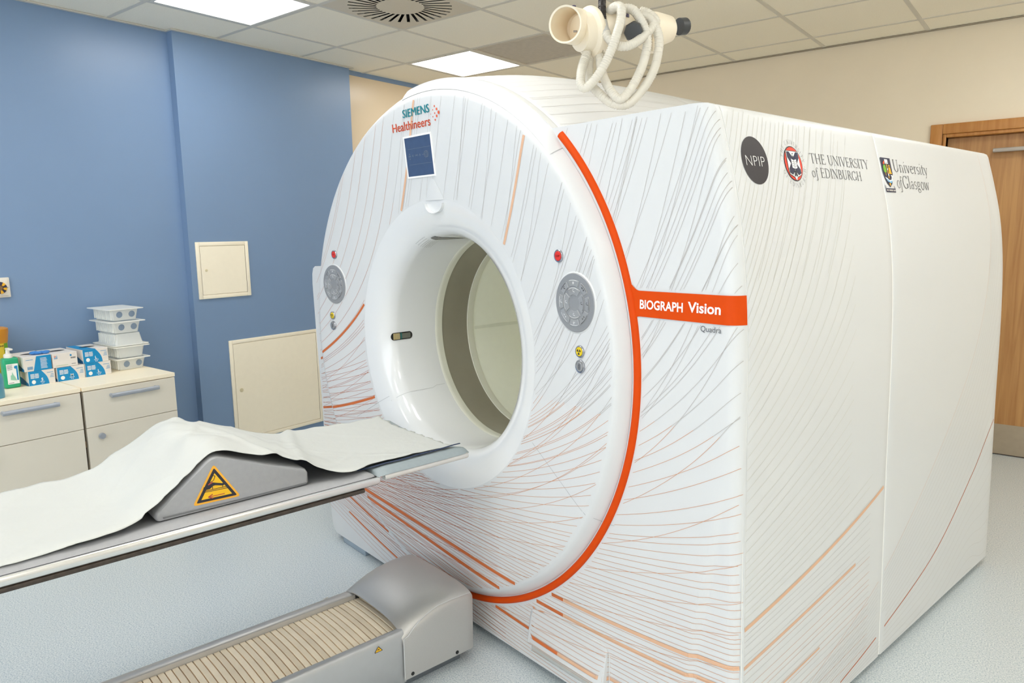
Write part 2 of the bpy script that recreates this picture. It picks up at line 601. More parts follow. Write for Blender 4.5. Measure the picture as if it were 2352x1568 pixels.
# ================================================================== SETTING
HC = 2.60
XL1, XL2, YB = -4.24, -4.18, 5.197
XR, YF = 2.62, -2.6

def struct(mb, name, material=None, parent=None, smooth=0):
    o = mb.build(name, material, parent, smooth=smooth)
    if not parent:
        o['kind'] = 'structure'
    return o

struct(MB().box((XL1 - .3, YF - .2, -.1), (XR + .2, YB + .2, 0)), 'floor', M_floor)
wl = MB().use(M_blue)
wl.box((XL1 - .2, YF - .1, 0), (XL1, 2.215, HC + .1))
wl.box((XL1 - .2, 2.215, 0), (XL2, 3.505, HC + .1))
wall_left = struct(wl, 'wall_left', M_blue)
wr = MB().use(M_recess)
wr.box((XL1 - .2, 3.505, 0), (XL1 - .002, YB + .1, 2.568))
wr.use(M_blue)
wr.box((XL1 - .2, 3.505, 2.568), (XL1, YB + .1, HC + .1))
struct(wr, 'wall_left_recess')
# back wall with a door opening
DX0, DX1, DZ = -.668, .235, 1.975
wb = MB().use(M_wall)
wb.box((XL1 - .2, YB, 0), (DX0, YB + .15, HC + .1))
wb.box((DX1, YB, 0), (XR + .2, YB + .15, HC + .1))
wb.box((DX0, YB, DZ), (DX1, YB + .15, HC + .1))
struct(wb, 'wall_back', M_wall)
struct(MB().box((XR, YF - .1, 0), (XR + .15, YB + .1, HC + .1)), 'wall_right', mat('wall white', (236, 232, 224), 0.6, noise=0.012, scale=4))
M_wall2 = mat('wall white', (236, 232, 224), 0.6, noise=0.012, scale=4)
M_glow = mat('added daylight pane', (240, 244, 250), 0.3, noise=0.0, emit=((236, 243, 255), ADDED_WINDOW))  # glowing panes of an assumed window, added as frontal light
wf = MB()
WX0, WX1, WZ0, WZ1 = -3.4, 1.8, .85, 2.25
wf.box((XL1 - .2, YF - .15, 0), (WX0, YF, HC + .1)).box((WX1, YF - .15, 0), (XR + .2, YF, HC + .1))
wf.box((WX0, YF - .15, 0), (WX1, YF, WZ0)).box((WX0, YF - .15, WZ1), (WX1, YF, HC + .1))
struct(wf, 'wall_front', M_wall2)
wn = MB()
for k in range(5):
    x = WX0 + (WX1 - WX0) * k / 4
    wn.box((max(WX0, x - .03), YF - .10, WZ0), (min(WX1, x + .03), YF - .03, WZ1))
wn.box((WX0, YF - .10, WZ0), (WX1, YF - .03, WZ0 + .05)).box((WX0, YF - .10, WZ1 - .05), (WX1, YF - .03, WZ1))
win = wn.build('added_window_1', M_pw, smooth=0)  # frame of the added window, never in view
win['kind'] = 'structure'
for k in range(4):
    x = WX0 + (WX1 - WX0) * k / 4
    MB().box((x + .03, YF - .075, WZ0 + .05), (x + (WX1 - WX0) / 4 - .03, YF - .07, WZ1 - .05)).build('pane', M_glow, win, smooth=0)
struct(MB().box((XL2 - .03, YB - .012, 0), (-.735, YB, .09), .003).box((.31, YB - .012, 0), (XR, YB, .09), .003), 'baseboard_back', M_skirt)
struct(MB().box((XR - .012, YF, 0), (XR, YB - .02, .09), .003), 'baseboard_right', M_skirt)
# shadow-gap edge trim under the ceiling along the left wall
tr = MB()
tr.box((XL1, YF, HC - .006), (XL1 + .022, 2.2, HC - .001))
tr.box((XL1, 2.2, HC - .006), (XL2 + .022, 2.222, HC - .001))
tr.box((XL2, 2.222, HC - .006), (XL2 + .022, 3.53, HC - .001))
struct(tr, 'trim_1', M_tbar)
struct(MB().box((XL1, YB - .02, HC - .007), (XR, YB, HC - .001)), 'trim_2', mat('shadow gap trim', (158, 148, 130), 0.6))

# suspended ceiling: slab, grid, one tile object per cell
OX, OY = -3.785, 2.484
ceiling = MB().box((XL1 - .3, YF - .2, HC + .05), (XR + .2, YB + .2, HC + .15)).build('ceiling', M_dark, smooth=0)
ceiling['kind'] = 'structure'
SPECIAL = {(0, -1): 'light', (0, 2): 'light', (1, 2): 'grille', (1, 0): 'swirl',
           (3, -2): 'light', (6, -1): 'light', (0, -4): 'light', (3, -4): 'light', (6, -4): 'light', (6, 2): 'light',  # first panel here is unseen, added to brighten the scanner's front and top
           (0, -7): 'light', (3, -7): 'light', (6, -7): 'light', (9, -1): 'light', (9, 2): 'light', (9, -4): 'light', (9, -7): 'light'}
gb = MB()
i0, i1 = -1, 10
j0, j1 = -9, 4
for i in range(i0, i1 + 2):
    x = OX + .6 * i
    if XL1 < x < XR:
        gb.box((x - .012, YF, HC - .002), (x + .012, YB, HC + .03))
for j in range(j0, j1 + 2):
    y = OY + .6 * j
    if YF < y < YB:
        gb.box((XL1, y - .0118, HC - .0017), (XR, y + .0118, HC + .03))
gb.build('ceiling_grid', M_tbar, ceiling, smooth=0)
tile_me = None
for i in range(i0, i1 + 1):
    for j in range(j0, j1 + 1):
        if (i, j) in SPECIAL:
            continue
        x0, x1 = max(OX + .6 * i + .004, XL1), min(OX + .6 * i + .596, XR)
        y0, y1 = max(OY + .6 * j + .004, YF), min(OY + .6 * j + .596, YB)
        if x1 - x0 < .02 or y1 - y0 < .02:
            continue
        full = (x1 - x0) > .59 and (y1 - y0) > .59
        if full and tile_me:
            o = bpy.data.objects.new('ceiling_tile', tile_me)
            COL.objects.link(o)
            o.parent = ceiling
            o.location = (x0, y0, HC + .001)
        else:
            o = MB().box((0, 0, 0), (x1 - x0, y1 - y0, .018)).build('ceiling_tile', M_tile, ceiling, smooth=0)
            o.location = (x0, y0, HC + .001)
            if full:
                tile_me = o.data

LIGHT_LABEL = {(0, -1): 'square white ceiling light panel nearest the stepped blue wall, cut by the picture top',
               (0, 2): 'square white ceiling light panel farther back, just above the scanner ring'}
for (i, j), k in SPECIAL.items():
    x, y = OX + .6 * i, OY + .6 * j
    if k == 'light':
        t = thing('ceiling_light', LIGHT_LABEL.get((i, j), 'square white ceiling light panel outside the picture'),
                  'ceiling light', 'W', (x + .3, y + .3, HC), 'square ceiling lights')
        fr = MB()
        w = .016
        a, b = x + .013, x + .587
        c, d = y + .013, y + .587
        for q in (((a, c), (a + w, d)), ((b - w, c), (b, d)), ((a + w, c), (b - w, c + w)), ((a + w, d - w), (b - w, d))):
            fr.box((q[0][0], q[0][1], HC - .003), (q[1][0], q[1][1], HC + .02))
        fr.build('frame', M_lampf, t, smooth=0)
        MB().box((a + w, c + w, HC), (b - w, d - w, HC + .012)).build('diffuser', M_lamp, t, smooth=0)
    elif k == 'grille':
        t = thing('return_air_grille', 'square grey perforated air grille in the ceiling beside the rear light', 'grille', 'W', (x + .3, y + .3, HC))
        w = .02
        a, b, c, d = x + .013, x + .587, y + .013, y + .587
        fr = MB()
        for q in (((a, c), (a + w, d)), ((b - w, c), (b, d)), ((a + w, c), (b - w, c + w)), ((a + w, d - w), (b - w, d))):
            fr.box((q[0][0], q[0][1], HC - .003), (q[1][0], q[1][1], HC + .02))
        fr.build('frame', M_grille, t, smooth=0)
        MB().box((a + w, c + w, HC + .016), (b - w, d - w, HC + .022)).build('backing', mat('grille back', (196, 188, 174), .7), t, smooth=0)
        core = MB()
        n = 44
        for s_ in range(n):
            p = a + w + (b - a - 2 * w) * (s_ + .5) / n
            core.box((p - .0035, c + w, HC + .002), (p + .0035, d - w, HC + .008))
            p = c + w + (d - c - 2 * w) * (s_ + .5) / n
            core.box((a + w, p - .0035, HC + .001), (b - w, p + .0035, HC + .007))
        core.build('egg_crate', M_grille, t, smooth=0, kind='stuff')
    else:
        t = thing('swirl_diffuser', 'square ceiling air diffuser with a ring of dark radial slots', 'air diffuser', 'W', (x + .3, y + .3, HC))
        cx, cy = x + .3, y + .3
        # plate with 32 radial openings: hub, spokes, outer field
        pl_ = MB()
        ns = 32
        ri, ro = .125, .275
        hw = .0085
        sk = rad(16)
        def ring_pt(r_, a):
            return (cx + r_ * math.cos(a), cy + r_ * math.sin(a))
        def sq(a):
            c_, s_ = math.cos(a), math.sin(a)
            k_ = .288 / max(abs(c_), abs(s_))
            return (cx + k_ * c_, cy + k_ * s_)
        for s_ in range(ns):
            a = 2 * PI * (s_ + .5) / ns
            a2 = 2 * PI * (s_ + 1.5) / ns
            def edges(an):
                d = Vector((math.cos(an + sk), math.sin(an + sk)))
                n_ = Vector((-d.y, d.x))
                p = Vector(ring_pt(ri, an))
                q = p + d * (ro - ri)
                return p + n_ * hw, q + n_ * hw, p - n_ * hw, q - n_ * hw
            e1, e2 = edges(a), edges(a2)
            P = [e1[0], e1[1], e2[3], e2[2]]
            pl_.poly([(p.x, p.y, HC) for p in P])
            pl_.poly([(cx, cy, HC), (e1[2].x, e1[2].y, HC), (e1[0].x, e1[0].y, HC), (e2[2].x, e2[2].y, HC)])
            oa = math.atan2(e1[3].y - cy, e1[3].x - cx)
            ob = math.atan2(e1[1].y - cy, e1[1].x - cx)
            oc = math.atan2(e2[3].y - cy, e2[3].x - cx)
            def out(p, aa):
                pl_.poly
                return sq(aa)
            for (p, pa), (q, qa) in (((e1[3], oa), (e1[1], ob)), ((e1[1], ob), (e2[3], oc))):
                A_, B_ = sq(pa), sq(qa)
                qa2 = qa if qa > pa - 1 else qa + 2 * PI
                mid = None
                for ck in (PI / 4, 3 * PI / 4, 5 * PI / 4, -PI / 4, -3 * PI / 4, 7 * PI / 4):
                    if pa < ck < qa2:
                        mid = sq(ck)
                pts = [(p.x, p.y, HC), A_ + (HC,)] + ([mid + (HC,)] if mid else []) + [B_ + (HC,), (q.x, q.y, HC)]
                pl_.poly(pts)
        pl_.build('plate', M_vent, t, smooth=0, solid=.0015)
        MB().box((x + .013, y + .013, HC + .03), (x + .587, y + .587, HC + .04)).build('plenum', M_dark, t, smooth=0)
        vn = MB()
        for s_ in range(ns):
            a = 2 * PI * (s_ + .5) / ns
            d = Vector((math.cos(a + sk), math.sin(a + sk), 0))
            n_ = Vector((-d.y, d.x, 0))
            p = Vector((cx + (ri + .004) * math.cos(a), cy + (ri + .004) * math.sin(a), HC + .003))
            q = p + d * (ro - ri - .008)
            vn.poly([p + n_ * .006, q + n_ * .006, q - n_ * .002 + Vector((0, 0, .02)), p - n_ * .002 + Vector((0, 0, .02))])
        vn.build('vanes', M_dark, t, smooth=0, kind='stuff')

# door in the back wall
door = MB()
fw_ = .066
y0, y1 = YB - .022, YB + .1
door.use(M_frame)
door.box((DX0 - fw_, y0, 0), (DX0, YB - .001, DZ + fw_ - .006), .004)
door.box((DX1, y0, 0), (DX1 + fw_, YB - .001, DZ + fw_ - .006), .004)
door.box((DX0, y0, DZ), (DX1, YB - .001, DZ + fw_ - .006), .004)
door.box((DX0, YB - .012, 0), (DX0 + .02, y1, DZ), .003)
door.box((DX1 - .02, YB - .012, 0), (DX1, y1, DZ), .003)
door.box((DX0 + .02, YB - .012, DZ - .02), (DX1 - .02, y1, DZ), .003)
door = door.build('door_1', M_frame, smooth=30)
door['kind'] = 'structure'
MB().box((DX0 + .022, YB + .05, .006), (DX1 - .022, YB + .094, DZ - .022), .002).build('door_leaf', M_wood, door, smooth=0)
MB().box((DX0 + .03, YB + .046, .008), (DX1 - .03, YB + .0495, .197), .001).build('kick_plate', M_kick, door, smooth=0)
cl = MB().box((-.405, YB - .004, 1.848), (.1, YB + .03, 1.872), .004)
cl.cyl((-.398, YB - .008, 1.86), (-.398, YB, 1.86), .006, 10)
cl.build('door_closer', M_metal, door)
MB().box((.0, YB + .02, 1.80), (.2, YB + .05, 1.85), .006).build('closer_body', M_metal, door)
st = MB().use(M_sticker)
st.box((-.582, YB + .0485, 1.798), (-.474, YB + .0499, 1.828))
st.use(M_navy)
put_text(st, 'W0.13', -.578, -.478, 1.803, .02, lambda x, y: (x, YB + .0481, y), .01)
st.build('room_sticker', None, door, smooth=0)
MB().cyl((.16, YB + .02, 1.0), (.16, YB + .05, 1.0), .022, 20).tube([(.16, YB + .022, 1.0), (.16, YB - .005, 1.0), (.05, YB - .005, 1.0)], .009, 10).build('door_handle', M_metal, door)

# access panels in the blue wall
def access(label, ya, yb, za, zb, lock):
    t = thing('access_panel', label, 'access panel', 'W', (XL2, (ya + yb) / 2, za))
    w = .024
    fr = MB()
    X0, X1 = XL2 + .0005, XL2 + .010
    fr.box((X0, ya, za), (X1, ya + w, zb), .002)
    fr.box((X0, yb - w, za), (X1, yb, zb), .002)
    fr.box((X0, ya + w, za), (X1, yb - w, za + w), .002)
    fr.box((X0, ya + w, zb - w), (X1, yb - w, zb), .002)
    fr.build('frame', M_access, t, smooth=30)
    MB().box((X0, ya + w, za + w), (X0 + .002, yb - w, zb - w)).build('joint', M_accgap, t, smooth=0)
    MB().box((X0 + .002, ya + w + .002, za + w + .002), (X1 - .001, yb - w - .002, zb - w - .002), .001).build('door', M_access, t, smooth=0)
    lk = MB().cyl((X1 - .002, lock[0], lock[1]), (X1 + .004, lock[0], lock[1]), lock[2], 16)
    lk.build('lock', M_brass, t)

access('small square cream access panel high on the blue wall', 2.25, 2.602, 1.039, 1.387, (2.307, 1.214, .007))
access('large square cream access panel low on the blue wall, beside the scanner', 2.42, 3.11, .085, .761, (2.483, .431, .012))

# wall outlet with blue and yellow coupling (cut by the left picture edge)
t = thing('gas_outlet', 'square white wall outlet with a round blue and yellow coupling', 'wall outlet', 'W', (XL1, 1.238, 1.13))
MB().box((XL1, 1.19, 1.13), (XL1 + .012, 1.286, 1.23), .003).box((XL1 + .008, 1.198, 1.138), (XL1 + .018, 1.278, 1.222), .004).build('plate', mat('outlet white', (232, 226, 214), .45), t)
cp = MB()
for k in range(12):
    cp.use(M_yel if k % 2 else M_navy)
    cp.lathe([(.014, .0), (.030, .0), (.030, .010), (.014, .012)], (0, 0), 'z', k * PI / 6, (k + 1) * PI / 6, 3)
cp.v = [(XL1 + .018 + p[2], 1.238 + p[0], 1.18 + p[1]) for p in cp.v]
cp.build('coupling', None, t)
MB().cyl((XL1 + .018, 1.238, 1.18), (XL1 + .026, 1.238, 1.18), .014, 16).build('socket', M_hinge, t)
MB().cyl((XL1 + .018, 1.273, 1.18), (XL1 + .021, 1.273, 1.18), .003, 8).build('screw', M_metal, t)

# ================================================================== SCANNER
U0, Z0 = -2.08, 1.022
ZC = 1.027
SZ = [0.03, .35, .7, 1.1, 1.31, 1.46, 1.6, 1.708]
SU = [-.85, -.857, -.866, -.875, -.888, -.909, -.942, -.972]
def us(z):
    return smooth_interp(z, SZ, SU)
RVr = [.39, .395, .41, .44, .48, .515, .6, .7, .8, .845, .858, .866, .873, .884, .892]
RVv = [1.52, 1.50, 1.478, 1.458, 1.445, 1.438, 1.428, 1.417, 1.406, 1.4025, 1.4035, 1.408, 1.416, 1.430, 1.441]
def face_v(r):
    return float(np.interp(r, RVr, RVv))
VF = 1.442
CH = .036
FOLD_Z = [.0, .305, .406, .559, .715, .846, .942, 1.05]
FOLD_U = [-1.02, -.985, -.972, -.944, -.920, -.905, -.888, -.87]
def front_v(u, z):
    d = us(min(max(z, .03), 1.708)) - u
    v = VF
    if d < CH:
        q = min(1.0, (CH - max(d, 0)) / CH)
        v += CH * .92 * (1 - math.sqrt(max(0, 1 - q * q)))
    if z < 1.0:
        uf = float(np.interp(z, FOLD_Z, FOLD_U))
        t_ = min(1, max(0, (u - uf) / .022 + .5))
        dep = .011 * min(1, max(0, (1.0 - z) / .45))
        v += dep * t_ * t_ * (3 - 2 * t_)
    return v
def Fsurf(u, z, off=.0005):
    r = math.hypot(u - U0, z - Z0)
    if r < .885:
        return (u, face_v(r) - off, z)
    if -1.588 < u < -1.268 and .108 < z < .2225 + .034 * (u + 1.594):
        k = 1.25 if (-1.57 < u < -1.285 and z < .208) else 1.0
        return (u, VF - .004 - .020 * k * min(1, max(0, (.222 - z) / .11)) - .0022, z)
    d = us(min(max(z, .03), 1.708)) - u
    q = min(1.0, max(0.0, (CH - d) / CH))
    return (u + off * q * 1.2, front_v(u, z) - off, z)
def Ssurf(v, z, off=.0006):
    return (us(z) + off, v, z)

gantry = thing('body_scanner', 'large white ring-shaped body scanner with orange trim and fine line graphics', 'scanner', 'G', (U0, VF, 0))
# outline (u,z) sampled by angle about the bore axis
OUT = []
for k in range(60):
    z = .03 + (1.690 - .03) * k / 59
    OUT.append((us(z), z))
OUT += [(us(1.700) - .003, 1.701), (us(1.708) - .012, 1.707), (-1.02, 1.709), (-1.2, 1.709), (-1.485, 1.707), (-1.8, 1.70), (-2.4, 1.66), (-2.75, 1.5), (-2.93, 1.30), (-2.97, 1.282), (-3.035, 1.280),
        (-3.055, 1.270), (-3.066, 1.245), (-3.070, 1.2), (-3.058, .95), (-3.042, .7), (-3.034, .5), (-3.015, .2), (-3.004, .1), (-2.99, .05), (-2.965, .03)]
pts = []
for a, b in zip(OUT, OUT[1:] + OUT[:1]):
    L_ = math.hypot(b[0] - a[0], b[1] - a[1])
    n = max(1, int(L_ / .012))
    for k in range(n):
        pts.append((a[0] + (b[0] - a[0]) * k / n, a[1] + (b[1] - a[1]) * k / n))
OUT = np.array(pts)
th = np.unwrap(np.arctan2(OUT[:, 1] - ZC, OUT[:, 0] - U0))
RH_V = [1.442, 1.50, 1.58, 1.72, 2.0, 2.6, 3.0]
RH_R = [.903, .910, .924, .944, .958, .958, .952]
HUMP_END = 2.72
def hump_r(v, ang):
    """radius of the rounded top hood, ang in degrees"""
    if ang < 36 or ang > 168:
        return 0
    r = smooth_interp(v, RH_V, RH_R)
    if ang > 99 and v < 1.72:
        k = min(1, (ang - 99) / 5)
        r -= .035 * k * max(0, 1 - (v - 1.442) / .28)
    if v > HUMP_END - .1:
        r -= .35 * max(0, (v - HUMP_END + .1) / .1) ** 2
    return r
def ring(v, inset=0.0, shrink=0.0):
    out = []
    n = len(OUT)
    for i in range(n):
        p = OUT[i]
        t_ = OUT[(i + 1) % n] - OUT[i - 1]
        t_ = t_ / (np.hypot(*t_) or 1)
        q = p - np.array([t_[1], -t_[0]]) * inset
        d = q - np.array([U0, ZC])
        r = np.hypot(*d)
        a = math.degrees(math.atan2(d[1], d[0])) % 360
        hr = hump_r(v, a)
        if hr > r:
            q = np.array([U0, ZC]) + d / r * hr
            d = q - np.array([U0, ZC])
            r = hr
        if shrink:
            q = q - d / r * shrink
        out.append((q[0], v, q[1]))
    return out
# front cover: face from r=.62 out to the outline, following front_v, then the rounded corner
mb = MB()
rings = []
base = ring(VF, 0)
NR = 64
for k in range(NR + 1):
    t_ = (k / NR)
    rr = []
    for (u, _, z) in base:
        d = np.array([u - U0, z - ZC])
        r = np.hypot(*d)
        # concentrate samples near the outline
        w = 1 - (1 - t_) ** 1.6
        q = .62 + (r - .62) * w
        uu, zz = U0 + d[0] / r * q, ZC + d[1] / r * q
        rr.append((uu, front_v(uu, zz), zz))
    rings.append(rr)
last = []
for (u, v, z) in rings[-1]:
    last.append((u, 1.4765, z))
rings.append(last)
back = [(p[0], 1.4765, p[2]) for p in ring(1.4765, .006)]
rings.append(back)
mb.loft(rings, True, (False, False))
mb.build('front_cover', M_white, gantry, smooth=40)
def cover(va, vb, name, n):
    mb = MB()
    vs = [va, va + .002, va + .006] + [va + .006 + (vb - va - .012) * k / n for k in range(1, n)] + [vb - .006, vb - .002, vb]
    ins = [.006, .0015, 0] + [0] * (n - 1) + [0, .0015, .006]
    rg = [ring(v, 0, s_) for v, s_ in zip(vs, ins)]
    mb.loft([ring(va, 0, .02)] + rg + [ring(vb, 0, .02)], True, (False, False))
    return mb.build(name, M_white, gantry, smooth=40)
cover(1.4805, 2.3005, 'side_cover', 26)
cover(2.3055, 3.385, 'side_cover', 26)
# inner frame seen in the seams, and the closed rear
mb = MB()
mb.loft([ring(1.47, 0, .0025), ring(1.8, 0, .0075), ring(2.295, 0, .0075), ring(2.298, 0, .0025), ring(2.308, 0, .0025), ring(2.311, 0, .0075), ring(3.375, 0, .0075)], True, (False, False))
mb.build('inner_frame', M_pw, gantry, smooth=40)
rr = ring(3.38, 0, .004)
mb = MB()
hole = []
for (u, v, z) in rr:
    d = np.array([u - U0, z - Z0])
    d = d / np.hypot(*d) * .40
    hole.append((U0 + d[0], 3.38, Z0 + d[1]))
mb.loft([rr, hole], True, (False, False))
mb.build('rear_cover', M_white, gantry, smooth=40)
# plinth, set back and coloured black to deepen the shadow under the scanner
pb = MB()
pb.box((-2.90, 1.56, 0), (-1.06, 3.25, .034), .004)
pb.use(M_dark)
pb.build('plinth', M_dark, gantry)
MB().box((-2.905, 1.446, .0), (-2.70, 1.56, .028), .003).build('foot_plate', mat('foot plate', (150, 165, 178), .4), gantry)

# front ring, funnel, bore
MB().lathe(list(zip(RVr[5:], RVv[5:])), (U0, Z0), 'v', n=240).build('front_ring', M_white, gantry, smooth=50)
MB().lathe([(.39, 1.70)] + list(zip(RVr[:6], RVv[:6])) + [(.516, 1.445)], (U0, Z0), 'v', n=200).build('bore_funnel', M_gloss, gantry, smooth=60)
MB().lathe([(.3915, 1.699), (.388, 1.702), (.387, 1.715), (.388, 1.735), (.392, 1.737)], (U0, Z0), 'v', n=160).build('bore_ring', M_cream, gantry, smooth=50)
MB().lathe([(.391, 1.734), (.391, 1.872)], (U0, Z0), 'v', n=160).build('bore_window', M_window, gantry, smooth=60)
MB().lathe([(.392, 1.869), (.388, 1.871), (.387, 1.890), (.388, 1.903), (.392, 1.905)], (U0, Z0), 'v', n=160).build('bore_ring', M_cream, gantry, smooth=50)
MB().lathe([(.391, 1.90), (.391, 3.384)], (U0, Z0), 'v', n=160).build('bore_liner', M_liner, gantry, smooth=60)
def cylpt(r, a, v):
    return (U0 + r * math.cos(a), v, Z0 + r * math.sin(a))
mb = MB()
for k in range(2):
    a = rad(176.5 + k * .35)
sm = []
for k in range(30):
    v = 1.91 + 1.4 * k / 29
    a = rad(181.5)
    sm.append((cylpt(.3895, a, v), cylpt(.3895, a + rad(2.0), v)))
mb.loft([[p for p in s_] for s_ in sm], False)
mb.build('liner_joint', mat('liner joint', (226, 228, 214), .6), gantry, smooth=0)
# laser slot on the left inner wall
mb = MB().use(M_dark)
sl = []
for k in range(24):
    a = 2 * PI * k / 24
    cx = .036 if math.cos(a) > 0 else -.036
    sl.append((1.5335 + cx + .0155 * math.cos(a), 1.0085 + .0155 * math.sin(a)))
mb.poly([(U0 - math.sqrt(max(0, .3885 ** 2 - (z - Z0) ** 2)), v, z) for v, z in sl])
mb.use(mat('laser mirror', (120, 122, 116), .25, metal=.4))
mb.box((-2.468, 1.512, .997), (-2.4660, 1.575, 1.020), .002)
mb.use(mat('laser brass', (196, 178, 130), .4))
for k in range(5):
    mb.box((-2.468, 1.494 + k * .006, .996), (-2.4655, 1.4985 + k * .006, 1.021))
mb.use(mat('laser teal', (30, 96, 92), .4))
mb.box((-2.468, 1.527, .996), (-2.4650, 1.533, 1.021))
mb.build('laser_window', None, gantry, smooth=0)
# speaker holes and camera window at the top of the funnel
mb = MB()
for i in range(9):
    for j in range(8):
        a = rad(108.5 + i * 1.05)
        v = 1.484 + j * .0085
        r = float(np.interp(v, RVv[:5][::-1], RVr[:5][::-1])) - .0012
        p = cylpt(r, a, v)
        d1 = Vector((-math.sin(a), 0, math.cos(a))) * .0016
        d2 = Vector((0, 1, 0)) * .0012
        p = Vector(p)
        mb.poly([p - d1 - d2, p + d1 - d2, p + d1 + d2, p - d1 + d2])
mb.build('speaker_holes', mat('speaker hole', (110, 110, 108), .6), gantry, smooth=0, kind='stuff')
mb = MB()
top_, bot_ = [], []
for k in range(25):
    s_ = k / 24
    v = 1.497 + .150 * s_
    w = 5.2 * (math.sin(PI * min(1, .06 + .94 * s_) ** .45) + .05)
    a = 103.4 + .8 * s_
    r = (float(np.interp(v, RVv[:5][::-1], RVr[:5][::-1])) if v < 1.52 else .39) - .0014
    top_.append(cylpt(r, rad(a - w / 2), v))
    bot_.append(cylpt(r, rad(a + w / 2), v))
mb.loft([[a_, b_] for a_, b_ in zip(top_, bot_)], False)
mb.build('camera_window', mat('camera window', (112, 112, 108), .2), gantry, smooth=0)
# sensor nose on the ring top
mb = MB()
rg = []
for k in range(13):
    b = PI / 2 * k / 12
    rr_ = []
    for q in range(25):
        a = PI * q / 24
        x = .052 * math.cos(b) * math.cos(a)
        h = .034 * math.cos(b) * math.sin(a)
        rr_.append((U0 + .012 + x, 1.431 + .062 * math.sin(b), Z0 + .516 - .016 - h))
    rg.append(rr_)
mb.loft(rg, False)
mb.build('sensor_nose', M_gloss, gantry, smooth=60)
mb = MB()
rg = []
for k in range(10):
    s_ = k / 9
    zz = 1.533 + s_ * .075
    hw = .052 * (1 - s_) ** .8 + .004
    rr_ = []
    for q in range(13):
        x = -1 + 2 * q / 12
        u = U0 + .012 + hw * x
        hgt = .004 * (1 - s_) * (1 - x * x) + .0006
        rr_.append((u, face_v(math.hypot(u - U0, zz - Z0)) - hgt, zz))
    rg.append(rr_)
mb.loft(rg, False)
mb.build('sensor_wedge', M_white, gantry, smooth=60)
# top hood lip between ring and hump (white), right of it the orange trim ring begins
mb = MB()
hp = [(.8655, 1.4085), (.876, 1.4125), (.888, 1.421), (.898, 1.434), (.9045, 1.448), (.9045, 1.479)]
bp = [(.8655, 1.4085), (.870, 1.4125), (.874, 1.418), (.884, 1.430), (.891, 1.440), (.891, 1.479)]
rg = []
for k in range(91):
    a = 44.5 + (98.8 - 44.5) * k / 90
    t = min(1, max(0, (a - 44.5) / 5), max(0, (98.8 - a) / .9))
    t = t * t * (3 - 2 * t)
    rg.append([(U0 + (b_[0] * (1 - t) + h_[0] * t) * math.cos(rad(a)), b_[1] * (1 - t) + h_[1] * t, ZC - .002 + (b_[0] * (1 - t) + h_[0] * t) * math.sin(rad(a))) for h_, b_ in zip(hp, bp)])
mb.loft(rg, False)
mb.build('hood_lip', M_white, gantry, smooth=50)
mb = MB()
tp = [(.899, 1.444), (.9, 1.437), (.904, 1.4325), (.911, 1.432), (.917, 1.4345), (.9215, 1.4395), (.9215, 1.444)]
n = 220
rg = []
for k in range(n + 1):
    a = rad(46.4 - (46.4 + 84.5) * k / n)
    dv = 0
    rg.append([(U0 + r_ * math.cos(a), v_, ZC + r_ * math.sin(a)) for r_, v_ in tp])
mb.loft(rg, True, (True, True))
mb.build('trim_ring', M_orange, gantry, smooth=50)
# orange band with product lettering
mb = MB()
cols = []
nu = 60
for k in range(nu + 1):
    s_ = k / nu
    u = -1.205 + (-.906 + 1.205) * s_
    flare = 0
    dd = u + 1.186
    if dd < .022:
        flare = .016 * (1 - max(0, dd + .006) / .028) ** 2 if dd > -.02 else .016
    zb, zt = 1.2005 - .0008 * s_ - flare, 1.2665 + .002 * s_ + flare
    col_ = []
    for q in range(5):
        z = zb + (zt - zb) * q / 4
        ust = U0 + math.sqrt(.914 ** 2 - (z - ZC) ** 2)
        uu = max(u, ust)
        col_.append((uu, front_v(uu, z) - .0030, z))
    cols.append(col_)
for k in range(1, 9):                     # round the corner on to the chamfer
    s_ = k / 8
    col_ = []
    for q in range(5):
        z = 1.2 + .0685 * q / 4
        ue = us(z)
        u = -.906 + (ue + .0026 + .906) * s_
        col_.append((u, front_v(min(u, ue), z) - .0030 * (1 - s_ * .6), z))
    cols.append(col_)
mb.loft(cols, False)
mb.build('trim_band', M_orange, gantry, smooth=50)
fnF = lambda off: (lambda x, y: (x, front_v(x, y) - off, y))
mb = MB()
put_text(mb, 'BIOGRAPH', -1.1635, -1.031, 1.2215, .0218, fnF(.0038), .024)
put_text(mb, 'Vision', -1.0165, -.9255, 1.2235, .0238, fnF(.0038), .024)
mb.build('band_lettering', M_pw, gantry, smooth=0)
mb = MB()
put_text(mb, 'Quadra', -.980, -.9235, 1.1795, .0135, fnF(.0026), 0)
mb.build('model_lettering', M_inkgrey, gantry, smooth=0)
# maker's logo on the ring
fnD = lambda off: (lambda x, y: (x, face_v(math.hypot(x - U0, y - Z0)) - off, y))
mb = MB()
for k_, dx_ in enumerate((-.0014, -.0007, 0, .0007, .0014)):
    put_text(mb, 'SIEMENS', -2.1975 + dx_, -2.0355 + dx_, 1.8195, .0262, fnD(.0015 + .0002 * k_))
mb.use(M_teal)
mb.mats = [M_teal]
mb.build('maker_lettering', M_teal, gantry, smooth=0)
mb = MB()
put_text(mb, 'Healthineers', -2.271, -2.0365, 1.7775, .0285, fnD(.0018), .004, .0004)
mb.build('maker_lettering', M_logoor, gantry, smooth=0)
mb = MB()
for x, y, r in ((-1.983, 1.812, .0055), (-2.004, 1.834, .0032), (-2.007, 1.791, .0032), (-2.028, 1.812, .0014), (-1.993, 1.8235, .0043),
                (-1.996, 1.802, .0043), (-2.015, 1.8235, .0022), (-2.005, 1.812, .0028), (-2.018, 1.802, .0022)):
    mb.poly([fnD(.0018)(x + r * math.cos(2 * PI * k / 16), y + r * math.sin(2 * PI * k / 16)) for k in range(16)])
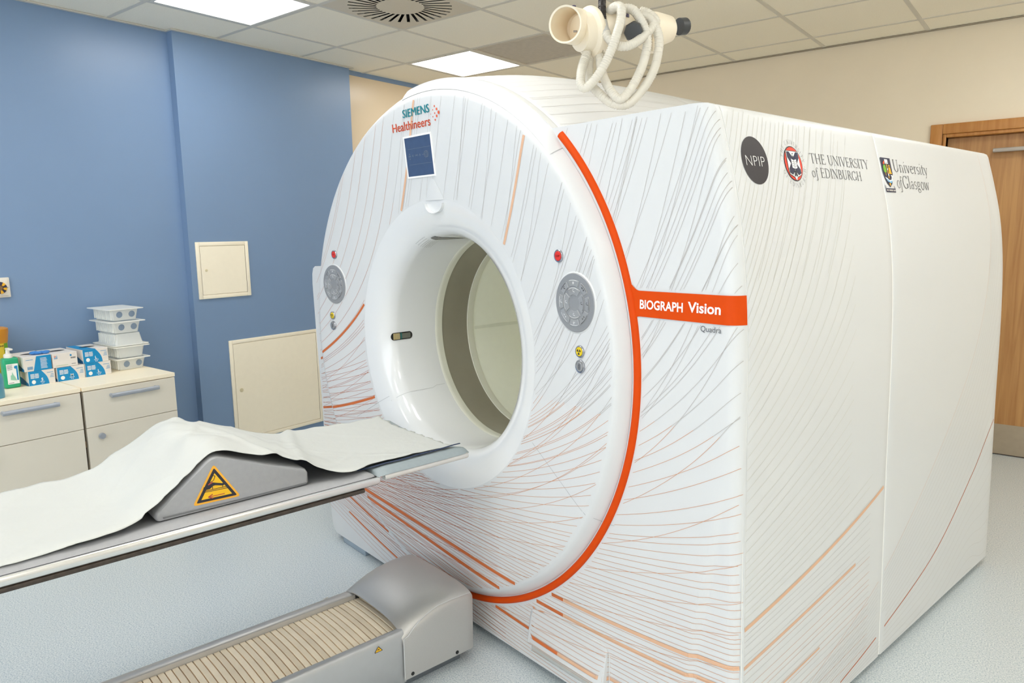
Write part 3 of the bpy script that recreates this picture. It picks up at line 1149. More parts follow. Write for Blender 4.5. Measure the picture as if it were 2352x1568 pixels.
mb.build('logo_dots', M_logoor, gantry, smooth=0)
# display
fnS = lambda off: (lambda x, y: (x, face_v(math.hypot(x - U0, y - Z0)) - off, y))
mb = MB()
scr_v = face_v(.66)
def slab(mb, u0_, u1_, z0_, z1_, off, n=2):
    g_ = [[(u0_ + (u1_ - u0_) * i / n, face_v(math.hypot(u0_ + (u1_ - u0_) * i / n - U0, z0_ + (z1_ - z0_) * j / n - Z0)) - off, z0_ + (z1_ - z0_) * j / n) for i in range(n + 1)] for j in range(n + 1)]
    mb.loft(g_, False)
def bezel():
    mb = MB()
    a, b, c, d = -2.2115, -2.041, 1.6135, 1.757
    w = .006
    for q in ((a, a + w, c, d), (b - w, b, c, d), (a + w, b - w, c, c + w), (a + w, b - w, d - w, d)):
        v_ = face_v(.66)
        P = [(q[0], q[2]), (q[1], q[2]), (q[1], q[3]), (q[0], q[3])]
        f_ = [(u, face_v(math.hypot(u - U0, z - Z0)) - .003, z) for u, z in P]
        b_ = [(u, face_v(math.hypot(u - U0, z - Z0)) + .004, z) for u, z in P]
        mb.loft([b_, f_], True)
    return mb
bz = bezel().build('display_frame', M_pw, gantry, smooth=0)
mb = MB()
slab(mb, -2.2055, -2.047, 1.6195, 1.751, .0016, 3)
disp = mb.build('display', M_screen, gantry, smooth=0)
mb = MB()
q_ = fnS(.0022)
for zz in (1.712, 1.659):
    mb.poly([q_(-2.19, zz), q_(-2.052, zz), q_(-2.052, zz + .0008), q_(-2.19, zz + .0008)])
def ringp(mb, cx, cz, ra, rb, fn, n=20, a0=0, a1=360):
    for k in range(n):
        a, b = rad(a0 + (a1 - a0) * k / n), rad(a0 + (a1 - a0) * (k + 1) / n)
        mb.poly([fn(cx + ra * math.cos(a), cz + ra * math.sin(a)), fn(cx + rb * math.cos(a), cz + rb * math.sin(a)),
                 fn(cx + rb * math.cos(b), cz + rb * math.sin(b)), fn(cx + ra * math.cos(b), cz + ra * math.sin(b))])
ringp(mb, -2.085, 1.689, .0095, .0108, q_)
ringp(mb, -2.080, 1.689, .0098, .0112, q_, 14, -90, 90)
ringp(mb, -2.085, 1.689, .0046, .0056, q_)
mb.poly([q_(-2.108, 1.6885), q_(-2.09, 1.6885), q_(-2.09, 1.6895), q_(-2.108, 1.6895)])
mb.poly([q_(-2.186, 1.694), q_(-2.180, 1.694), q_(-2.183, 1.699)])
mb.poly([q_(-2.186, 1.681), q_(-2.183, 1.676), q_(-2.180, 1.681)])
put_text(mb, '800', -2.190, -2.176, 1.6855, .0055, q_, .01)
put_text(mb, '-1040.5', -2.152, -2.131, 1.687, .005, q_, .01)
mb.poly([q_(-2.167, 1.689), q_(-2.162, 1.694), q_(-2.162, 1.684)])
mb.poly([q_(-2.122, 1.694), q_(-2.117, 1.689), q_(-2.122, 1.684)])
mb.build('screen_symbols', M_scrtxt, disp, smooth=0)

# round key panels, stop and lamp buttons, left and right
def stroke(mb, pts, w, fn):
    for a, b in zip(pts, pts[1:]):
        dx, dy = b[0] - a[0], b[1] - a[1]
        l = math.hypot(dx, dy) or 1
        nx, ny = -dy / l * w / 2, dx / l * w / 2
        mb.poly([fn(a[0] + nx, a[1] + ny), fn(b[0] + nx, b[1] + ny), fn(b[0] - nx, b[1] - ny), fn(a[0] - nx, a[1] - ny)])

def key_panel(cu, cz):
    def fn(off):
        return lambda x, y: (cu + x, face_v(math.hypot(cu + x - U0, cz + y - Z0)) - off, cz + y)
    R = .0825
    mb = MB()
    rg = []
    for r_, o_ in ((.090, -.002), (R + .004, .0005), (R, .002), (R - .002, .0042), (.055, .0046), (.02, .0046), (.0005, .0046)):
        rg.append([fn(o_)(r_ * math.cos(2 * PI * k / 72), r_ * math.sin(2 * PI * k / 72)) for k in range(72)])
    mb.use(M_white).loft(rg[:3], True, (False, False))
    mb.use(M_grey).loft(rg[2:], True, (False, True))
    p = mb.build('key_panel', None, gantry, smooth=40)
    sym = MB().use(M_pw)
    keys = [(.023, .043, 90, 76), (.023, .043, 0, 76), (.023, .043, 180, 76), (.023, .043, 270, 76),
            (.047, .064, 90, 40), (.047, .064, 45, 34), (.047, .064, 0, 38), (.047, .064, -45, 44), (.047, .064, -90, 40),
            (.047, .064, 225, 44), (.047, .064, 180, 38), (.047, .064, 135, 34)]
    for r1, r2, mid, span in keys:
        k_ = MB()
        n = 8
        a0_, a1_ = rad(mid - span / 2), rad(mid + span / 2)
        inn = [(r1 * math.cos(a0_ + (a1_ - a0_) * i / n), r1 * math.sin(a0_ + (a1_ - a0_) * i / n)) for i in range(n + 1)]
        out_ = [(r2 * math.cos(a0_ + (a1_ - a0_) * i / n), r2 * math.sin(a0_ + (a1_ - a0_) * i / n)) for i in range(n + 1)]
        lp = inn + out_[::-1]
        cx = sum(q[0] for q in lp) / len(lp)
        cy = sum(q[1] for q in lp) / len(lp)
        sc = [(cx + (q[0] - cx) * .93, cy + (q[1] - cy) * .93) for q in lp]
        k_.loft([[fn(.0040)(*q) for q in lp], [fn(.0058)(*q) for q in lp], [fn(.0066)(*q) for q in sc]], True, (False, True))
        k_.build('key', M_keyg, p, smooth=30)
        lit = mid in (90, 270, -90, 180, 225)
        sym.use(M_pw if lit else M_dark)
        f_ = fn(.0072)
        ro = r2 - .0012
        stroke(sym, [(ro * math.cos(a0_ + (a1_ - a0_) * i / 8), ro * math.sin(a0_ + (a1_ - a0_) * i / 8)) for i in range(1, 8)], .0011, f_)
        rm = (r1 + r2) / 2
        x, y = rm * math.cos(rad(mid)), rm * math.sin(rad(mid))
        if (mid, r1) == (90, .047):
            for q in range(4):
                a = q * PI / 4
                stroke(sym, [(x - .0045 * math.cos(a), y - .0045 * math.sin(a)), (x + .0045 * math.cos(a), y + .0045 * math.sin(a))], .0009, f_)
        elif r1 < .03 or mid in (0, 180, 135):
            ringp(sym, x, y + .0015, .0026, .0036, f_, 10, 60, 330)
            stroke(sym, [(x - .001, y - .001), (x + .005, y - .003)], .0011, f_)
        elif mid == -90:
            stroke(sym, [(x, y - .005), (x, y + .005)], .001, f_)
            stroke(sym, [(x - .005, y + .001), (x + .005, y + .001)], .001, f_)
            stroke(sym, [(x - .004, y - .004), (x, y)], .001, f_)
        else:
            for dx in (-.004, .004):
                X_, Y_ = x + dx * math.sin(rad(mid)), y - dx * math.cos(rad(mid))
                stroke(sym, [(X_ - .002, Y_ - .002), (X_ + .002, Y_ + .002), (X_ + .002, Y_ - .001)], .0009, f_)
                ringp(sym, X_ - .001, Y_ + .002, .0008, .0016, f_, 6)
    sym.build('key_symbols', None, p, smooth=0)

def round_button(cu, cz, r, name, cap, sym=None, symmat=None):
    def fn(off):
        return lambda x, y: (cu + x, face_v(math.hypot(cu + x - U0, cz + y - Z0)) - off, cz + y)
    def disc(levels, m_):
        mb = MB()
        rg = [[fn(o_)(r_ * math.cos(2 * PI * k / 32), r_ * math.sin(2 * PI * k / 32)) for k in range(32)] for r_, o_ in levels]
        mb.loft(rg, True, (False, True))
        return mb
    b = disc([(r, -.001), (r, .004), (r * .92, .0058), (r * .78, .0052), (r * .76, .003)], M_chrome).build(name, M_chrome, gantry, smooth=40)
    disc([(r * .74, .002), (r * .74, .0055), (r * .68, .0066)], cap).build('button_cap', cap, b, smooth=40)
    if sym:
        mb = MB()
        sym(mb, fn(.0072), r)
        mb.build('button_symbol', symmat, b, smooth=0)

def sy_stop(mb, fn, r):
    put_text(mb, 'STOP', -r * .48, r * .48, -r * .15, r * .32, fn, .01)
def sy_rad(mb, fn, r):
    for k in range(3):
        a0 = 90 + 120 * k - 30 + 60
        ringp(mb, 0, 0, r * .16, r * .48, fn, 6, a0, a0 + 60)
    ringp(mb, 0, 0, 0.0001, r * .09, fn, 8)
def sy_man(mb, fn, r):
    stroke(mb, [(-r * .2, -r * .4), (-r * .2, r * .4), (r * .2, r * .4), (r * .2, -r * .4), (-r * .2, -r * .4)], r * .08, fn)
    ringp(mb, 0, r * .16, r * .06, r * .14, fn, 8)
    ringp(mb, 0, -r * .16, r * .06, r * .14, fn, 8)

for cu, cz, s_ in ((-1.3685, 1.2245, 1), (-2.792, 1.2105, -1)):
    key_panel(cu, cz)
    if s_ > 0:
        B3 = ((-1.433, 1.352), (-1.350, 1.090), (-1.349, 1.048))
    else:
        B3 = ((-2.774, 1.337), (-2.821, 1.075), (-2.820, 1.031))
    round_button(B3[0][0], B3[0][1], .0185, 'stop_button', M_stop, sy_stop, mat('stop text', (120, 24, 24), .5))
    round_button(B3[1][0], B3[1][1], .0175, 'radiation_lamp', M_radyel, sy_rad, M_black)
    round_button(B3[2][0], B3[2][1], .0190, 'call_button', M_grey, sy_man, M_inkgrey)

# service flap low on the front cover
t_ = [(-1.594, .104), (-1.594, .205), (-1.586, .217), (-1.575, .2195), (-1.300, .231), (-1.275, .226), (-1.264, .213), (-1.263, .104)]
mb = MB()
def flap_v(u, z, k):
    return VF - .004 - .020 * k * min(1, max(0, (.222 - z) / .11))
o0 = [(u, VF + .002, z) for u, z in t_]
o1 = [(u, VF - .003, z) for u, z in t_]
cu_, cz_ = -1.43, .16
o2 = [(cu_ + (u - cu_) * .985, flap_v(u, z, 1), cz_ + (z - cz_) * .965) for u, z in t_]
o3 = [(cu_ + (u - cu_) * .93, flap_v(u, z, 1.25), cz_ + (z - cz_) * .86) for u, z in t_]
mb.loft([o0, o1, o2, o3], True, (False, True))
mb.build('service_flap', M_white, gantry, smooth=50)
mb = MB()
mb.box((-1.597, VF - .004, .060), (-1.261, VF + .002, .066), .0015)
mb.box((-1.598, VF - .002, .060), (-1.595, VF + .002, .20), .0008)
mb.box((-1.2620, VF - .002, .060), (-1.2590, VF + .002, .205), .0008)
mb.build('flap_frame', M_white, gantry)
mb = MB()
mb.poly([(-1.594, VF - .0006, .066), (-1.2625, VF - .0006, .066), (-1.2625, VF - .0006, .104), (-1.594, VF - .0006, .104)])
mb.build('flap_recess_shade', mat('recess shade grey', (196, 197, 194), .5), gantry, smooth=0)  # flat grey patch paints the shade of the pocket below the flap

# seams in the ring
mb = MB()
def face_line(mb, pts, w, off=.0007, fn=None):
    fn = fn or (lambda u, z: Fsurf(u, z, off))
    out = []
    for a, b in zip(pts, pts[1:]):
        n = max(1, int(math.hypot(b[0] - a[0], b[1] - a[1]) / .02))
        out += [(a[0] + (b[0] - a[0]) * k / n, a[1] + (b[1] - a[1]) * k / n) for k in range(n)]
    out.append(pts[-1])
    ribbon(mb, out, w, fn)
def ribbon(mb, pts, w, fn):
    n = len(pts)
    if n < 2:
        return
    rows = []
    for i in range(n):
        a, b = pts[max(i - 1, 0)], pts[min(i + 1, n - 1)]
        dx, dy = b[0] - a[0], b[1] - a[1]
        l = math.hypot(dx, dy) or 1
        nx, ny = -dy / l * w / 2, dx / l * w / 2
        rows.append([fn(pts[i][0] + nx, pts[i][1] + ny), fn(pts[i][0] - nx, pts[i][1] - ny)])
    mb.loft(rows, False)
face_line(mb, [(-1.572, .776), (-1.285, .604)], .0012)
face_line(mb, [(-1.285, .604), (-1.262, .6045), (-1.244, .606)], .0012, .0025)
face_line(mb, [(-2.452, .772), (-2.66, .655)], .0014)
rows = []
for k in range(12):
    v = 1.455 + .235 * k / 11
    r = float(np.interp(v, RVv[:5][::-1], RVr[:5][::-1])) if v < 1.52 else .39
    a = rad(-143.5 - (1.2 if v > 1.64 else 0))
    rows.append([cylpt(r - .0018, a, v), cylpt(r - .0018, a + .003, v)])
mb.loft(rows, False)
mb.build('ring_seam', mat('seam grey', (168, 170, 171), .6), gantry, smooth=0)

# ---- printed line graphics: a flow field of curves over the front, carried on round to the side and top
LB = {}
def lmb(m_):
    if m_.name not in LB:
        LB[m_.name] = (MB(), m_)
    return LB[m_.name][0]
S0Z = [-1.05, -.9, -.75, -.6, -.5, -.35, -.2, 0, .3, .5, .9]
S0S = [-.04, -.03, .0, .06, .14, .31, .47, .85, 1.6, 2.1, 2.8]
def slopeA(x, z, k=1.0, add=0.0):
    s_ = float(np.interp(z, S0Z, S0S))
    w = float(np.interp(z, [-.75, -.45], [1, 0]))
    s_ = s_ * (1 + .22 * x) * k + .17 * (x - .5) * w + add
    return s_
def flow(x, z, k=1.0, add=0.0, back=True):
    pts = [(x, z)]
    for sgn in ((-1, 1) if back else (1,)):
        px, pz = x, z
        seg = []
        for _ in range(400):
            s_ = slopeA(px, pz, k, add)
            l = math.hypot(1, s_)
            px += sgn * .010 / l
            pz += sgn * .010 * s_ / l
            if not (-1.05 < px < 1.25 and -1.0 < pz < .92):
                break
            seg.append((px, pz))
        pts = (seg[::-1] + pts) if sgn < 0 else (pts + seg)
    return pts
def region(x, z):
    r = math.hypot(x, z + ZC - Z0)
    u, zz = U0 + x, ZC + z
    if u > -1.2 and 1.1985 < zz < 1.2705:
        return 0
    if .519 < r < .856:
        return 1
    if r > .924 and zz > .034 and u < us(min(max(zz, .03), 1.7)) - .0008:
        if x > 0 and zz < 1.703:
            if z > .5 and x < .6:
                return 0
            return 2
        if x < 0 and zz < 1.26 and u > -3.03 and r > .9:
            return 3
    return 0
def lay(pts, w, pick):
    """cut a curve where it leaves a panel and write the pieces as thin ribbons"""
    cur, reg, cm = [], None, None
    def flush():
        if len(cur) > 2 and cm is not None:
            ribbon(lmb(cm), cur, w(cur[len(cur) // 2]) if callable(w) else w, lambda x, z: Fsurf(U0 + x, ZC + z, .0007 if U0 + x < -1.1 else .0015))
    for p in pts:
        rg_ = region(*p)
        m_ = pick(*p)
        if rg_ != reg or m_ is not cm:
            nxt = [p] if rg_ else []
            if rg_ and rg_ == reg:
                cur.append(p)
            if reg:
                flush()
            cur, reg, cm = nxt, rg_, m_
        elif rg_:
            cur.append(p)
    if reg:
        flush()
def thin_pick(x, z):
    if x < -.35 and z < .25:
        return M_lred
    if z < -.42 and x < .2:
        return M_lred
    if z < -.1:
        return M_lorange
    if x < -.25:
        return M_lorange
    return M_lgrey
def thick_pick(x, z):
    if x > .62 or z > .2:
        return M_tpale
    return M_torange
rnd = random.Random(3)
# lower bundle
z = -1.0
while z < -.12:
    lay(flow(.62, z), .0011, thin_pick)
    z += (.0135 if z < -.5 else .026) * rnd.uniform(.75, 1.2)
# upper bundle, seeded along a level line
x = -1.0
while x < 1.25:
    lay(flow(x, .3), .0010, thin_pick)
    x += rnd.choice((.075, .062, .016, .07)) * rnd.uniform(.85, 1.1)
# crossing bundle
z = -.86
while z < -.1:
    lay(flow(.5, z, 1.35, .12), .0011, thin_pick)
    z += .060 * rnd.uniform(.8, 1.2)
x = -.4
while x < 1.2:
    lay(flow(x, .12, 1.3, .1), .0009, thin_pick)
    x += .17 * rnd.uniform(.7, 1.2)
# extra fan on the left half
z = -.62
while z < -.12:
    lay(flow(-.6, z, .75, -.04), .0011, lambda x, z: M_lred if x < -.1 and z < .2 else None)
    z += .030 * rnd.uniform(.8, 1.2)
z = -.98
while z < -.6:
    lay(flow(-.45, z), .0010, lambda x, z: M_lred if x < .35 else None)
    z += .018 * rnd.uniform(.8, 1.2)
# thick bands
def cutx(p, a, b):
    return [q for q in p if a <= q[0] <= b]
lay(cutx(flow(.1, -.72), -1, 1.3), .0115, thick_pick)
lay(cutx(flow(.1, -.762), -.55, 1.3), .0115, thick_pick)
lay(cutx(flow(.4, -.888), .1, 1.3), .0105, thick_pick)
lay(cutx(flow(-.45, -.83), -.8, -.2), .009, lambda x, z: M_torange)
lay(cutx(flow(-.49, -.905), -.75, -.3), .008, lambda x, z: M_torange)
lay(cutx(flow(-.64, .0), -1.05, -.44), .010, lambda x, z: M_torange)
lay(cutx(flow(-.58, -.31), -1.05, -.4), .010, lambda x, z: M_torange)
lay(flow(.45, .5), .0105, lambda x, z: M_tpale if z > .2 else None)
lay(flow(-.08, .75), .0105, lambda x, z: M_tpale if z > .3 else None)
# side panel
def s_side(v, z):
    return float(np.interp(z, [.0, .35, .45, .58, .85, 1.1, 1.25, 1.7], [.05, .1, .13, .25, .48, .9, 1.4, 1.7])) * (1 + .25 * (v - 1.5))
def side_flow(z, vmax):
    pts = []
    v = 1.4815
    while v < vmax and z < 1.698:
        pts.append((v, z))
        s_ = s_side(v, z)
        l = math.hypot(1, s_)
        v += .02 / l
        z += .02 * s_ / l
    return pts
def lay_side(pts, w, m_):
    for a, b in ((1.4815, 2.3005), (2.3055, 3.383)):
        q = [p for p in pts if a <= p[0] <= b and .034 < p[1] < 1.70]
        if len(q) > 2:
            ribbon(lmb(m_), q, w if w > .002 else w * .85, Ssurf)
z = .06
while z < 1.68:
    if z < .45:
        mm = M_lgrey if rnd.random() < .6 else M_lorange
    else:
        mm = M_lpale
    lay_side(side_flow(z, 2.05 if z > .5 else 2.2), .0010, mm)
    z += (.020 if z < .6 else .034) * rnd.uniform(.7, 1.2)
v = 1.53
while v < 1.95:
    p = []
    z = 1.30
    vv = v
    while z < 1.70:
        p.append((vv, z))
        z += .02
        vv += .02 / 1.7
    lay_side(p, .0009, M_lpale)
    v += .07
lay_side(side_flow(.444, 2.31), .011, M_tpale)
lay_side(side_flow(.342, 2.1), .010, M_tpale)
lay_side(side_flow(.20, 1.9), .006, M_tpale)
Ec = [(1.829, .148), (2.315, .32), (2.847, .695), (3.124, 1.019), (3.245, 1.40), (3.25, 1.69)]
Rc = [(2.024, .061), (2.302, .113), (2.758, .237), (3.12, .44), (3.29, .566), (3.46, .70)]
e_ = np.array(catmull(Ec, 12))
r_ = np.array(catmull(Rc, 12))
for k in range(1, 14):
    q = k / 13
    lay_side([tuple(e_[i] * (1 - q) + r_[i] * q) for i in range(len(e_))], .0010, M_lgrey)
lay_side([tuple(p) for p in e_], .0011, M_lorange)
lay_side([tuple(p) for p in r_], .0042, M_torange)
for k in range(1, 17):
    q = 1 + k * .076
    lay_side([tuple(e_[i] * (1 - q) + r_[i] * q) for i in range(len(e_))], .0010, M_lgrey)
# top hood
a = 50.0
while a < 112:
    pts = []
    for k in range(70):
        v = 1.4815 + k * .0174
        if v > 2.6:
            break
        rr_ = hump_r(v, a) + .0007
        pts.append((v, rr_))
    for lo, hi in ((1.4815, 2.3005), (2.3055, 2.6)):
        q = [p for p in pts if lo <= p[0] <= hi]
        if len(q) > 2:
            w = .0006 / .93
            rows = [[(U0 + p[1] * math.cos(rad(a) + s_ * w), p[0], ZC + p[1] * math.sin(rad(a) + s_ * w)) for s_ in (-1, 1)] for p in q]
            lmb(M_lgrey).loft(rows, False)
    a += rnd.choice((3.2, 2.6, .7, 2.9))
for nm, (mb, m_) in LB.items():
    mb.build('line_graphic', m_, gantry, smooth=0, kind='stuff')

# ---- partner emblems on the side cover
def layer(off):
    return lambda x, y: Ssurf(x, y, off)
def disc2(mb, cx, cy, rx, ry, fn, n=40):
    for k in range(n):
        a, b = 2 * PI * k / n, 2 * PI * (k + 1) / n
        mb.poly([fn(cx, cy), fn(cx + rx * math.cos(a), cy + ry * math.sin(a)), fn(cx + rx * math.cos(b), cy + ry * math.sin(b))])
# round dark emblem
mb = MB().use(M_black)
disc2(mb, 1.581, 1.581, .058, .057, layer(.0010))
mb.use(M_pw)
put_text(mb, 'NPIP', 1.539, 1.623, 1.567, .025, layer(.0016), -.022)
mb.build('round_emblem', None, gantry, smooth=0)
# crest with ring lettering
CX, CY = 1.764, 1.5825
def lp(x, y):
    return (CX + x * .0449, CY + y * .0445)
def P2(mb, pts, off):
    mb.poly([layer(off)(*lp(*p)) for p in pts])
mb = MB().use(M_black)
disc2(mb, CX, CY, .0449, .0445, layer(.0010))
mb.use(M_red)
disc2(mb, CX, CY, .0425, .0421, layer(.0014))
mb.use(M_black)
sh = [(-.68, .70), (.68, .70), (.68, -.45), (.60, -.62), (.4, -.68), (.15, -.76), (0, -.97), (-.15, -.76), (-.4, -.68), (-.60, -.62), (-.68, -.45)]
P2(mb, [(x * 1.06, y * 1.05) for x, y in sh], .0018)
mb.use(M_pw)
P2(mb, sh, .0022)
mb.use(M_navy)
P2(mb, [(-.64, .67), (-.36, .67), (.64, -.30), (.64, -.52), (.44, -.62), (.30, -.64), (-.64, .34)], .0026)
P2(mb, [(.64, .67), (.36, .67), (-.64, -.30), (-.64, -.52), (-.44, -.62), (-.30, -.64), (.64, .34)], .0028)
mb.use(M_pw)
P2(mb, [(-.28, .26), (-.02, .2), (-.02, -.3), (-.28, -.24)], .0032)
P2(mb, [(.28, .26), (.02, .2), (.02, -.3), (.28, -.24)], .0032)
mb.use(M_ink)
for y in (.1, -.02, -.14):
    P2(mb, [(-.22, y + .03), (-.06, y), (-.06, y - .025), (-.22, y + .005)], .0035)
    P2(mb, [(.22, y + .03), (.06, y), (.06, y - .025), (.22, y + .005)], .0035)
for x in (-.12, 0, .12):
    P2(mb, [(x - .045, -.38), (x + .045, -.38), (x + .045, -.46), (x - .045, -.46)], .0032)
P2(mb, [(-.17, -.45), (.17, -.45), (.14, -.52), (-.14, -.52)], .0032)
P2(mb, [(-.12, -.53), (.12, -.53), (.18, -.72), (.05, -.72), (0, -.62), (-.05, -.72), (-.18, -.72)], .0032)
mb.use(M_inkgrey)
P2(mb, [(-.08, .6), (.08, .6), (.04, .5), (.07, .40), (0, .32), (-.07, .40), (-.04, .5)], .0032)
mb.use(M_pw)
P2(mb, [(-.05, .55), (.05, .55), (.04, .42), (-.04, .42)], .0035)
mb.use(M_inkgrey)
def ring_text(mb, s, a0, a1, r, h, inward):
    ws = [SERIF[c][0] + .1 for c in s]
    tot = sum(ws)
    pos = 0
    for c, w in zip(s, ws):
        mid = (pos + w / 2) / tot
        pos += w
        a = rad(a0 + (a1 - a0) * mid)
        qs, ww = serif_quads(c)
        for q in qs:
            P = []
            for x, y in q:
                lx, ly = (x - ww / 2) * h, (y - .5) * h
                if inward:
                    tx, ty = -math.sin(a), math.cos(a)
                    rx, ry = -math.cos(a), -math.sin(a)
                else:
                    tx, ty = math.sin(a), -math.cos(a)
                    rx, ry = math.cos(a), math.sin(a)
                P.append(layer(.0010)(CX + r * math.cos(a) + tx * lx + rx * ly, CY + r * math.sin(a) + ty * lx + ry * ly))
            mb.poly(P)
ring_text(mb, 'THE UNIVERSITY', 168, 4, .0555, .0112, False)
ring_text(mb, 'OF EDINBURGH', 196, 352, .0555, .0112, True)
disc2(mb, CX - .0555, CY + .004, .0011, .0011, layer(.001), 8)
disc2(mb, CX + .0555, CY - .006, .0011, .0011, layer(.001), 8)
mb.build('crest_emblem', None, gantry, smooth=0)
mb = MB()
put_serif(mb, 'THE UNIVERSITY', 1.858, 2.213, 1.589, .0265, layer(.0010))
put_serif(mb, 'of', 1.853, 1.889, 1.5525, .026, layer(.0010))
put_serif(mb, 'EDINBURGH', 1.903, 2.152, 1.5525, .026, layer(.0010))
mb.build('crest_lettering', M_ink, gantry, smooth=0)
# shield emblem with lettering
GX0, GX1, GY0, GY1 = 2.309, 2.380, 1.540, 1.630
def gp(x, y):
    return (GX0 + (GX1 - GX0) * x, GY0 + (GY1 - GY0) * y)
def PG(mb, pts, off):
    mb.poly([layer(off)(*gp(*p)) for p in pts])
mb = MB().use(M_navy)
PG(mb, [(0, 1), (1, 1), (1, .5), (.93, .3), (.75, .12), (.5, 0), (.25, .12), (.07, .3), (0, .5)], .0014)
mb.use(M_pw)
PG(mb, [(.36, .95), (.68, .95), (.68, .84), (.36, .84)], .0020)
PG(mb, [(.33, .83), (.71, .83), (.68, .8), (.36, .8)], .0020)
mb.use(M_logoor)
PG(mb, [(.12, .8), (.28, .9), (.34, .86), (.3, .79), (.2, .77)], .0020)
mb.use(M_green)
PG(mb, [(.25, .77), (.34, .74), (.4, .64), (.39, .54), (.34, .5), (.14, .5), (.09, .58), (.1, .68), (.16, .74)], .0020)
mb.use(M_yel)
PG(mb, [(.23, .5), (.27, .5), (.27, .4), (.23, .4)], .0020)
PG(mb, [(.64, .68), (.82, .68), (.87, .5), (.92, .46), (.56, .46), (.6, .5)], .0020)
PG(mb, [(.64, .76), (.82, .76), (.82, .70), (.64, .70)], .0020)
PG(mb, [(.46, .78), (.53, .78), (.55, .30), (.48, .30)], .0020)
PG(mb, [(.42, .14), (.58, .14), (.56, .05), (.47, .05)], .0020)
mb.use(M_navy)
PG(mb, [(.69, .74), (.77, .74), (.77, .71), (.69, .71)], .0024)
mb.use(M_pw)
PG(mb, [(.46, .64), (.54, .64), (.54, .58), (.46, .58)], .0024)
PG(mb, [(.47, .46), (.55, .46), (.55, .38), (.47, .38)], .0024)
PG(mb, [(.1, .34), (.3, .31), (.5, .24), (.72, .26), (.80, .36), (.72, .42), (.95, .41), (.88, .3), (.84, .22), (.6, .14), (.3, .19)], .0022)
mb.use(M_sky)
PG(mb, [(.16, .29), (.35, .25), (.55, .19), (.78, .24), (.74, .17), (.6, .14), (.32, .19)], .0026)
mb.use(M_navy)
PG(mb, [(0, -.04), (.99, -.04), (.99, -.17), (0, -.17)], .0014)
mb.use(M_lgrey)
for a, b in ((.04, .22), (.28, .68), (.74, .95)):
    PG(mb, [(a, -.08), (b, -.08), (b, -.13), (a, -.13)], .0020)
mb.use(M_navy)
PG(mb, [(-.04, .04), (0, .08), (.03, -.04), (-.02, -.04)], .0014)
PG(mb, [(.86, .05), (.9, .05), (.99, -.04), (.94, -.04)], .0014)
mb.build('shield_emblem', None, gantry, smooth=0)
mb = MB()
put_serif(mb, 'University', 2.394, 2.678, 1.590, .038, layer(.0012))
put_serif(mb, 'of', 2.400, 2.442, 1.5395, .038, layer(.0012))
put_serif(mb, 'Glasgow', 2.446, 2.668, 1.5395, .040, layer(.0012))
mb.build('shield_lettering', M_ink, gantry, smooth=0)

# ================================================================== PATIENT TABLE
table = thing('patient_table', 'silver grey patient table with slatted floor base and long raised couch', 'patient table', 'G', (-1.96, .3, 0))
BV0, BV1 = -1.15, 1.10
def extr(mb, prof, va, vb, cap=True):
    mb.loft([[(u, va, z) for u, z in prof], [(u, vb, z) for u, z in prof]], True, (cap, cap))
# right bench rail
mb = MB()
extr(mb, [(-1.808, .190), (-1.806, .200), (-1.800, .203), (-1.788, .204), (-1.782, .203), (-1.778, .1985), (-1.775, .188), (-1.7735, .176), (-1.7725, .160), (-1.7705, .035), (-1.775, .030), (-1.80, .03), (-1.808, .06)], BV0, 1.07)
mb.build('bench_rail', M_alud, table, smooth=50)
mb = MB()
extr(mb, [(-2.082, .178), (-2.085, .200), (-2.090, .203), (-2.124, .200), (-2.140, .192), (-2.148, .17), (-2.150, .035), (-2.145, .03), (-2.09, .03), (-2.082, .06)], BV0, 1.07)
mb.build('bench_rail', M_alu, table, smooth=50)
MB().box((-2.10, BV0 + .02, .0), (-1.80, 1.30, .03), .003).build('bench_floor_plate', mat('floor plate', (120, 126, 132), .5, metal=.3), table)
MB().box((-2.082, BV0, .03), (-1.808, 1.07, .172)).build('bench_core', M_dark, table, smooth=0)
slat_mes = []
arch = lambda u: .1855 + .006 * (1 - ((u + 1.945) / .14) ** 2)
us_ = [-2.082 + .274 * i / 8 for i in range(9)]
tp_ = [[(u, y_, arch(u) - (0 if 0.001 < y_ < .016 else .0012)) for u in us_] for y_ in (0, .0014, .0152, .0166)]
bt_ = [[(u, y_, .176) for u in us_] for y_ in (.0166, 0)]
rsl = random.Random(5)
v = BV0 + .01
for c_ in ((247, 231, 204), (239, 223, 196), (232, 215, 188)):
    mb = MB()
    mb.loft(tp_ + bt_ + [tp_[0]], False)
    o = mb.build('slat', mat('slat beige %d' % c_[0], c_, 0.5, noise=0.04, scale=20), table, smooth=30)
    o.location = (0, v, 0)
    slat_mes.append(o.data)
    v += .0195
while v < 1.085:
    o = bpy.data.objects.new('slat', rsl.choice(slat_mes[:2] + slat_mes))
    COL.objects.link(o)
    o.parent = table
    o.location = (0, v, 0)
    v += .0195
